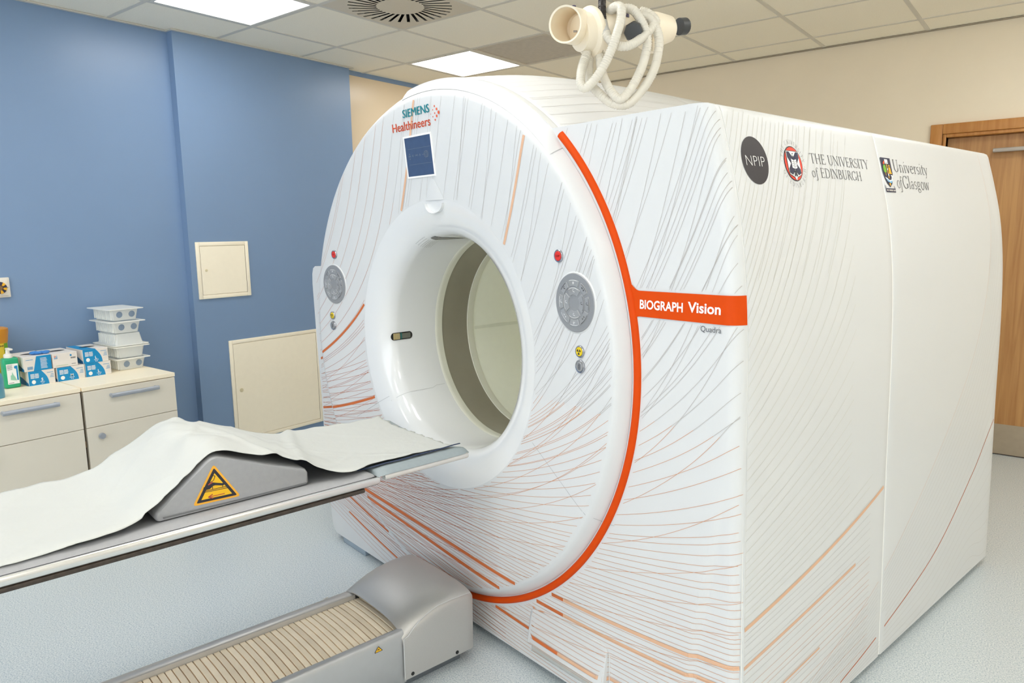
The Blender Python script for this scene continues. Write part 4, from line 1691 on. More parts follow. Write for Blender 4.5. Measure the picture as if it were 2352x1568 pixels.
# end hood: arched across and rising away from the slats
mb = MB()
UL, UR = -2.152, -1.7665
def hood_sec(v_, ztop, zsh, inset=0.0):
    """cross-section: arch from left foot to right foot"""
    P = [(UL + inset * .5, .042)]
    P.append((UL + inset * .3, zsh - .05))
    c = (UL + UR) / 2
    hw = (UR - UL) / 2 - inset * .3
    for i in range(25):
        a = PI - PI * i / 24
        ca, sa = math.cos(a), math.sin(a)
        e = .62
        x = hw * (abs(ca) ** e) * (1 if ca > 0 else -1)
        z = zsh - .012 + (ztop - zsh + .012) * (abs(sa) ** e)
        P.append((c + x, z))
    P.append((UR - inset * .3, zsh - .05))
    P.append((UR - inset * .5, .042))
    return [(u, v_, z) for u, z in P]
secs = [(1.062, .214, .150, .006), (1.0605, .219, .156, 0), (1.064, .222, .160, 0), (1.085, .232, .170, 0), (1.11, .241, .185, 0), (1.145, .251, .205, 0), (1.19, .258, .225, 0), (1.25, .262, .237, 0), (1.31, .260, .241, 0), (1.328, .256, .238, .002), (1.335, .246, .23, .012)]
mb.loft([hood_sec(*s_) for s_ in secs], False)
mb.poly(hood_sec(*secs[-1]))
mb.build('end_hood', M_alu, table, smooth=38)
mb = MB()
rows = []
for s_ in secs[1:-1]:
    pass
for v_, z_ in ((1.063, .05), (1.063, .182), (1.08, .186), (1.10, .205), (1.126, .223), (1.16, .237), (1.19, .2455), (1.25, .247), (1.322, .2435)):
    rows.append((UR + .0006, v_, z_))
mb.tube(rows, .0016, 6)
mb.build('hood_edge', mat('hood edge light', (206, 206, 206), .35, metal=.3), table)
for v_, z_ in ((1.091, .054), (1.264, .053)):
    MB().cyl((UR - .002, v_, z_), (UR + .0015, v_, z_), .006, 14).build('screw', M_dark, table)
def warn_small(fn):
    mb = MB().use(M_warn)
    mb.poly([fn(-.013, -.008), fn(.013, -.008), fn(0, .011)])
    mb.use(M_black)
    for a, b in (((-.013, -.008), (.013, -.008)), ((.013, -.008), (0, .011)), ((0, .011), (-.013, -.008))):
        stroke(mb, [a, b], .0018, lambda x, y, f_=fn: tuple(Vector(f_(x, y)) + Vector((.0004, 0, .0004))))
    for a, b in (((-.003, -.004), (.001, .003)), ((.003, -.004), (-.001, .002)), ((-.004, .000), (.004, .001))):
        stroke(mb, [a, b], .0014, lambda x, y, f_=fn: tuple(Vector(f_(x, y)) + Vector((.0004, 0, .0004))))
    return mb
warn_small(lambda x, y: (-1.7735 + .0008, .978 + x, .180 + y * .9)).build('warning_sticker', None, table, smooth=0)
warn_small(lambda x, y: (-2.131 + .6 * y, .985 + x, .1995 + .25 * y)).build('warning_sticker', None, table, smooth=0)
# lift column (out of the picture on the left) that carries the couch
mb = MB()
mb.box((-2.13, -.95, .03), (-1.79, -.25, .36), .03, 3)
mb.box((-2.11, -.90, .36), (-1.82, -.32, .62), .02, 3)
mb.build('lift_column', M_alu, table, smooth=40)
MB().box((-2.22, -1.1, .62), (-1.80, .0, .672), .012, 3).build('couch_carrier', M_alud, table, smooth=40)
# couch top
UCl, UCr = -2.268, -1.748
ucm = (UCl + UCr) / 2
hwc = (UCr - UCl) / 2
def dish(u):
    return .712 + .030 * ((u - ucm) / hwc) ** 2
PV0, PV1 = -1.25, .985
under = [(UCr - .004, .700)] + [(ucm + hwc * x, .655 + .042 * x * x) for x in (.9, .6, .3, 0, -.3, -.6, -.9)] + [(UCl + .004, .700), (UCl + .01, .706), (UCr - .01, .706)]
mb = MB()
mb.loft([[(u, v_, z) for u, z in under] for v_ in (PV0, PV1 - .05)] + [[(ucm + (u - ucm) * .97, PV1 - .03, .70 + (z - .70) * .6) for u, z in under], [(ucm + (u - ucm) * .93, PV1 - .012, .70 + (z - .70) * .2) for u, z in under]], True)
mb.box((UCr - .03, PV0, .691), (UCr + .003, .945, .7035), .004).box((UCl - .003, PV0, .691), (UCl + .03, .945, .7035), .004)
mb.build('couch_underside', M_under, table, smooth=40)
def rail(u, sgn, va, vb, z0_, z1_, w, name, m_):
    mb = MB()
    P = []
    h = (z1_ - z0_) / 2
    zc = (z0_ + z1_) / 2
    for i in range(17):
        a = -PI / 2 + PI * i / 16
        P.append((u + sgn * (w * (abs(math.cos(a)) ** .7) - w), zc + h * math.sin(a)))
    P += [(u - sgn * (w + .012), zc + h), (u - sgn * (w + .012), zc - h)]
    rg = [[(a, v_, b) for a, b in P] for v_ in (va, vb - .006)] + [[(u - sgn * .01 + (a - u + sgn * .01) * .8, vb, zc + (b - zc) * .8) for a, b in P]]
    mb.loft(rg, True)
    return mb.build(name, m_, table, smooth=50)
rail(UCr + .006, 1, PV0, .992, .704, .7285, .011, 'side_rail', M_railw)
rail(UCl - .006, -1, PV0, .992, .704, .7285, .011, 'side_rail', M_railw)
rail(UCr + .002, 1, 1.012, 1.318, .711, .7285, .008, 'headrest_rail', mat('headrest rail silver', (230, 227, 222), .28, metal=.7))
rail(UCl - .002, -1, 1.012, 1.318, .711, .7285, .008, 'headrest_rail', mat('headrest rail silver', (230, 227, 222), .28, metal=.7))
MB().box((UCr - .02, PV0, .715), (UCr - .001, .985, .7296)).box((UCl + .001, PV0, .715), (UCl + .02, .985, .7296)).build('rail_gap', M_dark, table, smooth=0)
# mattress
mb = MB()
def matt_sec(v_, s_=1.0, dz=0):
    P = []
    n = 30
    for i in range(n + 1):
        x = -1 + 2 * i / n
        u = ucm + x * hwc * s_
        z = dish(u) + .004 + dz
        ed = max(0, (abs(x) - .90) / .10)
        z -= .026 * ed ** 2
        P.append((u, v_, max(z, .7310)))
    P.append((ucm + hwc * s_, v_, .7308 + min(0, dz)))
    P = [(p[0], p[1], p[2]) for p in P]
    P.append((ucm + hwc * .6, v_, .706))
    P.append((ucm - hwc * .6, v_, .706))
    P.append((ucm - hwc * s_, v_, .7308))
    return P
def matt_sec2(v_, s_=1.0, k=1.0):
    P = []
    n = 36
    for i in range(n + 1):
        x = -1 + 2 * i / n
        u = ucm + x * hwc * s_
        zin = .7225 + .024 * x * x
        ed = max(0, (abs(x) - .86) / .14)
        z = zin - .0185 * ed ** 2.2
        P.append((u, v_, .7306 + (z - .7306) * k if z > .7306 else z))
    P.append((ucm + hwc * .55 * s_, v_, .708))
    P.append((ucm - hwc * .55 * s_, v_, .708))
    return P
mb.loft([matt_sec2(PV0 + .01, .98, .3), matt_sec2(PV0 + .03)] + [matt_sec2(PV0 + .03 + (.955 - PV0 - .03) * k / 20) for k in range(1, 20)] + [matt_sec2(.955), matt_sec2(.972, .998, .75), matt_sec2(.982, .99, .2)], True)
mb.build('mattress', M_vinyl, table, smooth=60)
mb = MB()
def head_sec(v_, s_=1.0, k=1.0):
    P = []
    n = 36
    for i in range(n + 1):
        x = -1 + 2 * i / n
        u = ucm + x * (hwc + .002) * s_
        z = .716 + .036 * x * x
        ed = max(0, (abs(x) - .84) / .16)
        z -= .024 * ed ** 2.4
        P.append((u, v_, .716 + (z - .716) * k))
    for x in (.9, .45, 0, -.45, -.9):
        P.append((ucm + x * hwc * s_, v_, .722 - .020 * (1 - x * x)))
    return P
mb.loft([head_sec(.986, .985, .3), head_sec(.994, .998, .9)] + [head_sec(.994 + .29 * k / 10) for k in range(1, 11)] + [head_sec(1.305, .99, .97), head_sec(1.322, .965, .8), head_sec(1.332, .93, .5)], True)
mb.build('headrest_pad', M_vinyl2, table, smooth=60)
mb = MB()
rows = []
for k in range(20):
    v_ = .945 + .37 * k / 19
    rows.append((UCr - .039 + .002 * math.sin(k), v_, .7455 + .004 * (k / 19) ** 2))
mb.loft([[(p[0], p[1], p[2]), (p[0] - .004, p[1], p[2] + .0022), (p[0] - .008, p[1], p[2] - .001)] for p in rows], False)
mb.build('headrest_liner', M_edge, table, smooth=60)

# ---- knee cushion on the couch
cush = thing('knee_cushion', 'grey vinyl knee wedge cushion with a yellow triangle sticker, half under the white sheet', 'cushion', 'G', (-2.0, .6, .735))
CP = [(.412, .7405), (.407, .749), (.411, .760), (.424, .772), (.50, .834), (.535, .862), (.548, .869), (.562, .871), (.578, .866), (.70, .818), (.785, .788), (.797, .782), (.8025, .772), (.803, .744), (.799, .7405)]
mb = MB()
un, uf = -1.800, -2.215
def csec(u, k):
    cx_, cz_ = .60, .775
    return [(u, cx_ + (v_ - cx_) * k, cz_ + (z - cz_) * k if z > .745 else z) for v_, z in CP]
mb.loft([csec(uf, .96), csec(uf + .006, .99), csec(uf + .016, 1), csec(un - .014, 1), csec(un - .005, .992), csec(un, .965)], True)
mb.build('cushion_body', M_vinyl, cush, smooth=50)
mb = MB()
mb.tube([(un + .0015, .425, .7475), (un + .0015, .60, .7455), (un + .0015, .793, .7445)], .0018, 6)
mb.build('piping', M_vinyld, cush)
def stk(x, y, off=.0008):
    """sticker plane: x along v, y up, on the near face"""
    return (un + off, x, y)
mb = MB()
T_ = [(.5525, .8500), (.6105, .7560), (.4985, .7590)]
cxy = (sum(p[0] for p in T_) / 3, sum(p[1] for p in T_) / 3)
def tri(mb, k, off, rr=.0):
    P = [(cxy[0] + (p[0] - cxy[0]) * k, cxy[1] + (p[1] - cxy[1]) * k) for p in T_]
    if rr:
        Q = []
        for i in range(3):
            a, b, c = P[i - 1], P[i], P[(i + 1) % 3]
            d1 = np.array(a) - np.array(b)
            d2 = np.array(c) - np.array(b)
            p1 = np.array(b) + d1 / np.hypot(*d1) * rr * 1.6
            p2 = np.array(b) + d2 / np.hypot(*d2) * rr * 1.6
            for q in range(6):
                t = q / 5
                Q.append(tuple((1 - t) ** 2 * p1 + 2 * t * (1 - t) * np.array(b) + t * t * p2))
        P = Q
    mb.poly([stk(p[0], p[1], off) for p in P])
mb.use(M_warne)
tri(mb, 1.06, .0008, .006)
mb.use(M_black)
tri(mb, .90, .0013, .003)
mb.use(M_warn)
tri(mb, .68, .0018)
def tp(x, y):
    """photo-like coordinates of the pictogram -> sticker plane (sheared with the couch)"""
    ax, ay = .4985, .7590
    ex, ey = (.6105 - .4985), (.7560 - .7590)
    hx, hy = .5525 - .4985 - ex * .482, .8500 - .7590 - ey * .482
    return stk(ax + ex * x + hx * y, ay + ey * x + hy * y, .0023)
def ph(px, py, off=.0023):
    """drawing coordinates of the pictogram -> sticker plane"""
    e = np.array([1280.0, -320.0])
    h = np.array([-62.0, -1031.0])
    q = np.linalg.solve(np.stack([e, h], 1), np.array([px - 200.0, py - 1400.0]))
    P = [tp(*q)]
    return (P[0][0] - .0023 + off, P[0][1], P[0][2])
def sk2(pts, w, off=.0023):
    Q = [ph(p[0], p[1], off) for p in pts]
    for a, b in zip(Q, Q[1:]):
        a2, b2 = np.array(a[1:]), np.array(b[1:])
        d = b2 - a2
        l = np.hypot(*d) or 1
        n_ = np.array([-d[1], d[0]]) / l * w / 2
        mb.poly([(a[0], *(a2 + n_)), (b[0], *(b2 + n_)), (b[0], *(b2 - n_)), (a[0], *(a2 - n_))])
mb.use(M_black)
sk2([(450, 985), (1130, 805), (1150, 850), (440, 1020)], .0015)
sk2([(995, 770), (995, 835)], .0015)
sk2([(712, 830), (712, 905)], .0017)
for q in ([(440, 965), (470, 860), (600, 800), (720, 710), (790, 785), (720, 815), (640, 905)],
          [(720, 710), (990, 722), (1005, 785), (760, 790)], [(985, 722), (1045, 680), (1062, 712), (1030, 775), (1000, 785)]):
    mb.poly([ph(*p) for p in q])
sk2([(560, 772), (745, 645), (785, 515), (675, 500)], .0015)
mb.use(M_arrow)
sk2([(590, 785), (712, 700)], .0030, .0027)
sk2([(1050, 1025), (600, 1145)], .0020)
sk2([(712, 1055), (590, 1147), (722, 1168)], .0026)
mb.build('warning_sticker', None, cush, smooth=0)

# ---- paper sheet draped over couch and cushion
SHv = [-.25, .0, .10, .22, .35, .42, .49, .545, .58, .64, .73, .80, .86, .93, 1.0, 1.15, 1.33]
SHz = [.7535, .750, .750, .755, .770, .800, .846, .8795, .8815, .862, .829, .796, .776, .763, .758, .754, .748]
def sheet_z(v_, x):
    z = smooth_interp(v_, SHv, SHz)
    cushn = float(np.interp(v_, [.36, .45, .80, .92], [0, 1, 1, 0]))
    flat = .006 + .018 * x * x - .012
    z += (1 - cushn) * (flat - .010 + .0)
    z += cushn * (.006 * math.sin(3.1 * x + 1.0) * float(np.interp(v_, [.55, .62], [.3, 1])))
    return z
rs = random.Random(11)
WR = [(rs.uniform(20, 60), rs.uniform(0, 6), rs.uniform(-1, 1), rs.uniform(.0006, .0017)) for _ in range(9)]
NEv = [-.25, .02, .10, .22, .32, .40, .45, .50, .545, .60, .70, .80, .84, .90, .95, .985, 1.02, 1.1, 1.33]
NEu = [-1.775, -1.768, -1.765, -1.765, -1.768, -1.790, -1.800, -1.803, -1.806, -1.804, -1.803, -1.800, -1.785, -1.762, -1.772, -1.788, -1.796, -1.797, -1.800]
mb = MB()
rows = []
nv, nx = 190, 60
for i in range(nv + 1):
    v_ = -.25 + 1.545 * i / nv
    un_ = smooth_interp(v_, NEv, NEu) + .0015 * math.sin(v_ * 90) * math.sin(v_ * 37)
    ufr = -2.262 + .004 * math.sin(v_ * 23) + .003 * math.sin(v_ * 71)
    row = []
    for j in range(nx + 1):
        s_ = j / nx
        u = ufr + (un_ - ufr) * s_
        x = (u - ucm) / hwc
        vv = v_
        if i == nv:
            vv += .004 * math.sin(j * .9) + .003 * math.sin(j * 2.3)
        z = sheet_z(v_, x)
        cushn = float(np.interp(v_, [.36, .45, .80, .92], [0, 1, 1, 0]))
        for fq, ph, dr, am in WR:
            z += am * (.5 + 1.2 * cushn) * math.sin(fq * (v_ * .5 + dr * u) + ph)
        # diagonal folds running down from the crest
        z += .008 * cushn * math.exp(-((v_ - .66 - .25 * (u + 2.0)) / .018) ** 2)
        z += .0090 * float(np.interp(v_, [.7, .8, .95, 1.0], [0, 1, 1, 0])) * math.exp(-((v_ - .86 + .32 * (u + 2.0)) / .02) ** 2)
        for fq, ph_, dr, am in WR[:5]:
            z += .0034 * (.35 + .65 * cushn) * (1 - abs(math.sin(.22 * fq * (v_ + 1.3 * dr * (u + 2.0)) + ph_ * 2))) ** 9
        z -= .006 * float(np.interp(v_, [.2, .35, .5, .56], [0, 1, 1, 0])) * (1 + math.sin(26 * u + 8 * v_)) * .5
        # near edge: keep lying on the couch edge, hang slightly where loose
        near = max(0, (s_ - .93) / .07)
        if v_ < .38:
            z = z - .006 * near ** 2
        if .82 < v_ < .97:
            z -= .010 * near ** 1.5 * math.sin(PI * (v_ - .82) / .15)
        row.append((u, vv, max(z, .7405 if abs(x) < .8 else .7345)))
    rows.append(row)
mb.loft(rows, False)
sheet = thing('paper_sheet', 'white crinkled paper sheet draped along the couch and over the knee cushion', 'sheet', 'G', (-2.0, .5, .75))
mb.build('sheet', M_sheet, sheet, smooth=80, solid=.0012)

# ================================================================== CABINETS AND WHAT STANDS ON THEM
XF, ZT = -3.65, .718
def cabinet(ya, yb, label, knob, handle):
    t = thing('storage_cabinet', label, 'cabinet', 'W', (-3.94, (ya + yb) / 2, 0), 'low white cabinets under the blue wall')
    b = MB()
    b.box((XL1 + .012, ya + .003, .06), (XF - .021, yb - .003, ZT - .021))
    b.box((XL1 + .05, ya + .03, 0), (XF - .06, yb - .03, .06))
    b.build('carcass', mat('carcass', (150, 140, 122), .6), t, smooth=0)
    MB().box((XL1 + .010, ya + .001, ZT - .020), (XF, yb - .001, ZT), .0015).build('worktop', M_cabtop, t, smooth=0)
    dr = MB().box((XF - .019, ya + .005, .518), (XF, yb - .004, ZT - .0235), .0012).build('drawer', M_cab, t, smooth=0)
    y0_, y1_, z_ = handle
    h = MB()
    h.tube([(XF + .024, y0_ - .004, z_), (XF + .024, y1_ + .004, z_)], .0105, 14)
    h.cyl((XF, y0_ + .004, z_), (XF + .024, y0_ + .004, z_), .009, 12)
    h.cyl((XF, y1_ - .004, z_), (XF + .024, y1_ - .004, z_), .009, 12)
    h.build('handle', M_handle, dr)
    d = MB().box((XF - .019, ya + .005, .065), (XF, yb - .004, .5155), .0012).build('door', M_cab, t, smooth=0)
    k = MB()
    k.cyl((XF, knob[0], knob[1]), (XF + .012, knob[0], knob[1]), .008, 14)
    k.cyl((XF + .010, knob[0], knob[1]), (XF + .024, knob[0], knob[1]), .015, 18, .014)
    k.build('knob', M_handle, d)
    MB().box((XF - .016, yb - .0035, .425), (XF - .002, yb + .0005, .455), .001).build('hinge', M_hinge, d, smooth=0)

cabinet(1.349, 1.801, 'low white cabinet with drawer and door, nearer the scanner, trays on top', (1.413, .470), (1.474, 1.697, .660))
cabinet(.893, 1.345, 'low white cabinet with drawer and door at the left picture edge, green bottle on top', (.957, .470), (1.02, 1.237, .664))

# glove boxes
def glove_box(label, ya, yb, za, zb, size, design, xf=-3.905, xb=-4.108, opened=False, glove=False):
    t = thing('glove_box', label, 'box', 'W', (xf - .1, (ya + yb) / 2, za), 'boxes of gloves on the cabinets')
    b = MB()
    b.use(M_boxw).box((xb, ya, za), (xf, yb, zb), .0012, 1)
    b.build('carton', None, t, smooth=0)
    p = MB()
    w, h = yb - ya, zb - za
    F = lambda y, z, o=.0006: (xf + o, ya + w * y, za + h * z)
    def curve(y0_, y1_, bow):
        return [(y0_ + (y1_ - y0_) * s_ + bow * math.sin(PI * s_), 1 - s_) for s_ in [k / 12 for k in range(13)]]
    if design in ('S', 'M', 'L'):
        cv = curve(.50, .76, .07)
        p.use(M_boxb)
        for a, b_ in zip(cv, cv[1:]):
            p.poly([F(.015, a[1]), F(a[0], a[1]), F(b_[0], b_[1]), F(.015, b_[1])])
        p.use(M_pw)
        G2 = lambda x, y: F(x, y, .001)
        for r_ in range(4):
            for l_ in range(2):
                x = .09 + .16 * l_
                p.poly([G2(x, .80 - r_ * .085), G2(x + .14 + .012 * ((r_ * 7 + l_ * 3) % 3), .80 - r_ * .085), G2(x + .14, .755 - r_ * .085), G2(x, .755 - r_ * .085)])
        for k in range(20):
            a, b_ = 2 * PI * k / 20, 2 * PI * (k + 1) / 20
            p.poly([G2(.19, .24), G2(.19 + .075 * math.cos(a), .24 + .14 * math.sin(a)), G2(.19 + .075 * math.cos(b_), .24 + .14 * math.sin(b_))])
        put_text(p, design, .475, .475 + {'S': .07, 'M': .10, 'L': .065}[design], .28, .18, G2, .005 if design == 'M' else .03)
        wd = {'S': 'SMALL', 'M': 'MEDIUM', 'L': 'LARGE'}[design]
        put_text(p, wd, .43, .60, .17, .075, G2, .005)
        put_text(p, {'S': '6-7', 'M': '7-8', 'L': '8-9'}[design], .47, .57, .07, .06, G2, .02)
        p.use(M_boxb)
        put_text(p, 'Covermed', .70, .95, .74, .10, lambda x, y: F(x, y, .001), 0) if False else None
        for r_ in range(3):
            p.poly([G2(.84 - .02 * r_, .66 - r_ * .1), G2(.95, .66 - r_ * .1), G2(.95, .63 - r_ * .1), G2(.84 - .02 * r_, .63 - r_ * .1)])
        p.poly([G2(.70, .80), G2(.94, .80), G2(.94, .77), G2(.70, .77)])
    elif design == 'flip':
        cv = curve(.47, .33, .0)
        p.use(M_boxb)
        for a, b_ in zip(cv, cv[1:]):
            p.poly([F(a[0], a[1]), F(.995, a[1]), F(.995, b_[1]), F(b_[0], b_[1])])
        p.use(M_pw)
        for r_ in range(9):
            p.poly([F(.60, .84 - r_ * .085, .001), F(.82 + .02 * (r_ % 3), .84 - r_ * .085, .001), F(.82, .81 - r_ * .085, .001), F(.60, .81 - r_ * .085, .001)])
        p.use(M_boxb)
        p.poly([F(.08, .80, .001), F(.34, .80, .001), F(.34, .77, .001), F(.08, .77, .001)])
        for k in range(9):
            p.poly([F(.12 + k * .022, .12, .001), F(.132 + k * .022, .12, .001), F(.132 + k * .022, .33, .001), F(.12 + k * .022, .33, .001)])
    else:
        cols_ = (M_logoor, M_sky, M_boxb, M_boxb)
        for k, (x, y) in enumerate(((.10, .80), (.17, .80), (.10, .68), (.17, .68))):
            p.use(cols_[k])
            for q in range(10):
                a, b_ = 2 * PI * q / 10, 2 * PI * (q + 1) / 10
                for s_ in (1,):
                    p.poly([F(x + .016 * math.cos(a), y + .03 * math.sin(a), .001), F(x + .032 * math.cos(a), y + .06 * math.sin(a), .001), F(x + .032 * math.cos(b_), y + .06 * math.sin(b_), .001), F(x + .016 * math.cos(b_), y + .03 * math.sin(b_), .001)])
        p.use(M_boxb)
        for q in range(12):
            a, b_ = 2 * PI * q / 12, 2 * PI * (q + 1) / 12
            p.poly([F(.74, .78, .001), F(.74 + .04 * math.cos(a), .78 + .07 * math.sin(a), .001), F(.74 + .04 * math.cos(b_), .78 + .07 * math.sin(b_), .001)])
        p.use(M_inkgrey)
        for k in range(8):
            p.poly([F(.73 + k * .025, .54, .001), F(.745 + k * .025, .54, .001), F(.745 + k * .025, .65, .001), F(.73 + k * .025, .65, .001)])
        p.poly([F(.74, .18, .001), F(.92, .18, .001), F(.92, .15, .001), F(.74, .15, .001)])
        p.use(M_lgreen)
        p.poly([F(.10, .14, .001), F(.60, .14, .001), F(.60, .125, .001), F(.10, .125, .001)])
    # left end of the carton
    E_ = lambda x, z, o=.0006: (xb + (xf - xb) * x, ya - o, za + h * z)
    if design in ('S', 'M', 'L', 'flip'):
        p.use(M_boxd)
        pr = None
        for k in range(13):
            x = k / 12
            zz = .30 + .22 * math.sin(PI * (x * 1.3 - .1))
            if pr:
                p.poly([E_(pr[0], 0), E_(x, 0), E_(x, zz), E_(pr[0], pr[1])])
            pr = (x, zz)
    if opened and design == 'L':
        p.use(M_boxb)
        p.poly([(xf - .001, ya, zb + .0006), (xf - .001, ya + w * .5, zb + .0006), (xb, ya + w * .35, zb + .0006), (xb, ya, zb + .0006)])
    p.build('print', None, t, smooth=0)
    if opened:
        o = MB()
        n = 20
        P = []
        cx_, cy_ = (xf + xb) / 2, (ya + yb) / 2
        for k in range(n):
            a = 2 * PI * k / n
            P.append((cx_ + .020 * math.sin(a) * abs(math.sin(a)), cy_ + .040 * math.cos(a), zb + .0012))
        o.poly(P)
        o.build('opening', M_dark, t, smooth=0)
    return t

glove_box('blue and white glove box marked S, bottom row, behind the green bottle', 1.216, 1.332, ZT, ZT + .070, 'S', 'S')
glove_box('blue and white glove box marked M, middle of the bottom row', 1.341, 1.468, ZT, ZT + .069, 'M', 'M')
glove_box('blue and white glove box marked L, bottom row, next to the tray stack', 1.472, 1.597, ZT, ZT + .070, 'L', 'L', xf=-3.91)
glove_box('white and blue glove box with a barcode, blue glove hanging out of its top', 1.204, 1.323, ZT + .0705, ZT + .1415, 'S', 'flip', opened=True)
glove_box('plain white glove box with small round coloured mark, top row', 1.328, 1.440, ZT + .0705, ZT + .1405, 'M', 'plain', opened=True)
glove_box('blue and white glove box marked L, on top of the other L box', 1.466, 1.588, ZT + .0705, ZT + .1415, 'L', 'L', xf=-3.908, opened=True)
# glove sticking out
mb = MB()
for dx, dy, r1, r2 in ((0, 0, .020, .009), (.004, .03, .018, .008), (-.01, .055, .016, .007), (.012, .012, .014, .008), (.016, .045, .013, .007)):
    rg = []
    for i in range(9):
        b_ = PI * i / 8
        rg.append([(-3.962 + dx + r1 * math.sin(b_) * math.cos(a) * (1 + .18 * math.sin(3 * a + i)), 1.272 + dy + r1 * 1.1 * math.sin(b_) * math.sin(a), ZT + .1425 + r2 * .9 + r2 * math.cos(b_) * .95) for a in [2 * PI * k / 14 for k in range(14)]])
    mb.loft(rg, True)
tag(mb.build('nitrile_glove', M_glove, None, smooth=60), 'crumpled blue nitrile glove lying on the barcode glove box', 'glove')

# instrument trays
def tray(label, zb_, inverted, dx, dy, pockets, top_cover=False):
    t = thing('plastic_tray', label, 'tray', 'W', (-4.05 + dx, 1.715 + dy, zb_), 'stacked clear plastic trays')
    x0_, x1_, y0_, y1_ = -4.185 + dx, -3.92 + dx, 1.622 + dy, 1.808 + dy
    h = .063
    r = .017
    def rect(ins, z):
        a, b, c, d = x0_ + ins, x1_ - ins, y0_ + ins, y1_ - ins
        P = []
        q = .012
        for cx_, cy_, s_ in ((b - q, d - q, 0), (a + q, d - q, 90), (a + q, c + q, 180), (b - q, c + q, 270)):
            for k in range(5):
                an = rad(s_ + 90 * k / 4)
                P.append((cx_ + q * math.cos(an), cy_ + q * math.sin(an), z))
        return P
    zr, zf = (zb_ + .001, zb_ + h) if inverted else (zb_ + h, zb_ + .001)
    sg = -1 if inverted else 1
    body = MB()
    body.loft([rect(.020, zr), rect(.026, zr + (zf - zr) * .5), rect(.031, zf)], True, (False, True))
    body.build('tray_body', M_tray, t, smooth=40)
    rim = MB()
    rim.loft([rect(0, zr - sg * .004), rect(0, zr), rect(.022, zr + sg * .0005)], True, (False, False))
    if top_cover:
        rim.poly([(p[0], p[1], zr) for p in rect(.004, zr)])
    rim.build('tray_rim', M_trayrim, t, smooth=40)
    if pockets:
        for yc in (y0_ + .066, y1_ - .056):
            pk = MB()
            P = []
            for k in range(16):
                a = 2 * PI * k / 16
                P.append((yc + .0155 * math.cos(a), zb_ + h / 2 + .017 * math.sin(a)))
            q = [(x1_ - .0185 - .011 * (zr - z) / (zr - zf), y, z) for y, z in P]
            q0 = [(x1_ - .040, y, z) for y, z in P]
            pk.loft([q0, q], True, (True, True))
            pk.build('tray_pocket', M_traypk, t, smooth=40)
    # ribs on the left side
    rb = MB()
    for k in range(9):
        x = x0_ + .04 + k * .024
        rb.box((x - .003, y0_ + .021, zb_ + .006), (x + .003, y0_ + .030, zb_ + h - .004), .001)
    rb.build('tray_ribs', M_tray, t, smooth=0)
z = ZT
tray('clear plastic tray at the bottom of the tray stack', z, False, 0, .004, True)
tray('clear plastic tray second from the bottom of the tray stack', .7835, False, .004, .004, False)
tray('clear plastic tray lying upside down in the middle of the tray stack', .8505, True, .0, .002, False)
tray('clear plastic tray second from the top of the tray stack', .9175, False, .002, -.006, True)
tray('clear plastic tray on top of the tray stack, upper rim empty', .9845, False, -.004, -.008, True, True)

# green pump bottle
t = thing('pump_bottle', 'green pump bottle with white label in front of the glove boxes', 'bottle', 'W', (-3.945, 1.159, ZT))
mb = MB().box((-3.968, 1.126, ZT), (-3.922, 1.192, ZT + .146), .010, 4)
mb.build('bottle_body', M_gbot, t, smooth=50)
mb = MB().use(M_pw)
L2 = lambda y, z, o=.0008: (-3.922 + o, 1.126 + .066 * y, ZT + .146 * z)
mb.poly([L2(.17, .14), L2(.90, .14), L2(.90, .80), L2(.17, .80)])
mb.use(M_boxb)
mb.poly([L2(.76, .25, .0012), L2(.86, .25, .0012), L2(.86, .73, .0012), L2(.76, .73, .0012)])
for k in range(12):
    a, b = 2 * PI * k / 12, 2 * PI * (k + 1) / 12
    mb.poly([L2(.74, .68, .0014), L2(.74 + .10 * math.cos(a), .68 + .05 * math.sin(a), .0014), L2(.74 + .10 * math.cos(b), .68 + .05 * math.sin(b), .0014)])
mb.use(mat('label hand green', (150, 206, 180), .5))
mb.poly([L2(.36, .28, .0012), L2(.74, .24, .0012), L2(.66, .36, .0012), L2(.56, .44, .0012), L2(.50, .54, .0012), L2(.46, .44, .0012), L2(.38, .42, .0012)])
mb.use(M_inkgrey)
for k in range(6):
    mb.poly([L2(.22, .77 - k * .03, .0012), L2(.55 - .03 * (k % 3), .77 - k * .03, .0012), L2(.55, .76 - k * .03, .0012), L2(.22, .76 - k * .03, .0012)])
mb.poly([L2(.22, .17, .0012), L2(.55, .17, .0012), L2(.55, .185, .0012), L2(.22, .185, .0012)])
mb.build('bottle_label', None, t, smooth=0)
mb = MB()
mb.lathe([(.0005, ZT + .145), (.0185, ZT + .145), (.0185, ZT + .158), (.016, ZT + .163), (.009, ZT + .166), (.0075, ZT + .183), (.0005, ZT + .184)], (-3.945, 1.157), 'z', n=24)
mb.box((-3.957, 1.150, ZT + .183), (-3.905, 1.168, ZT + .192), .003)
mb.build('pump', M_gbotp, t, smooth=40)

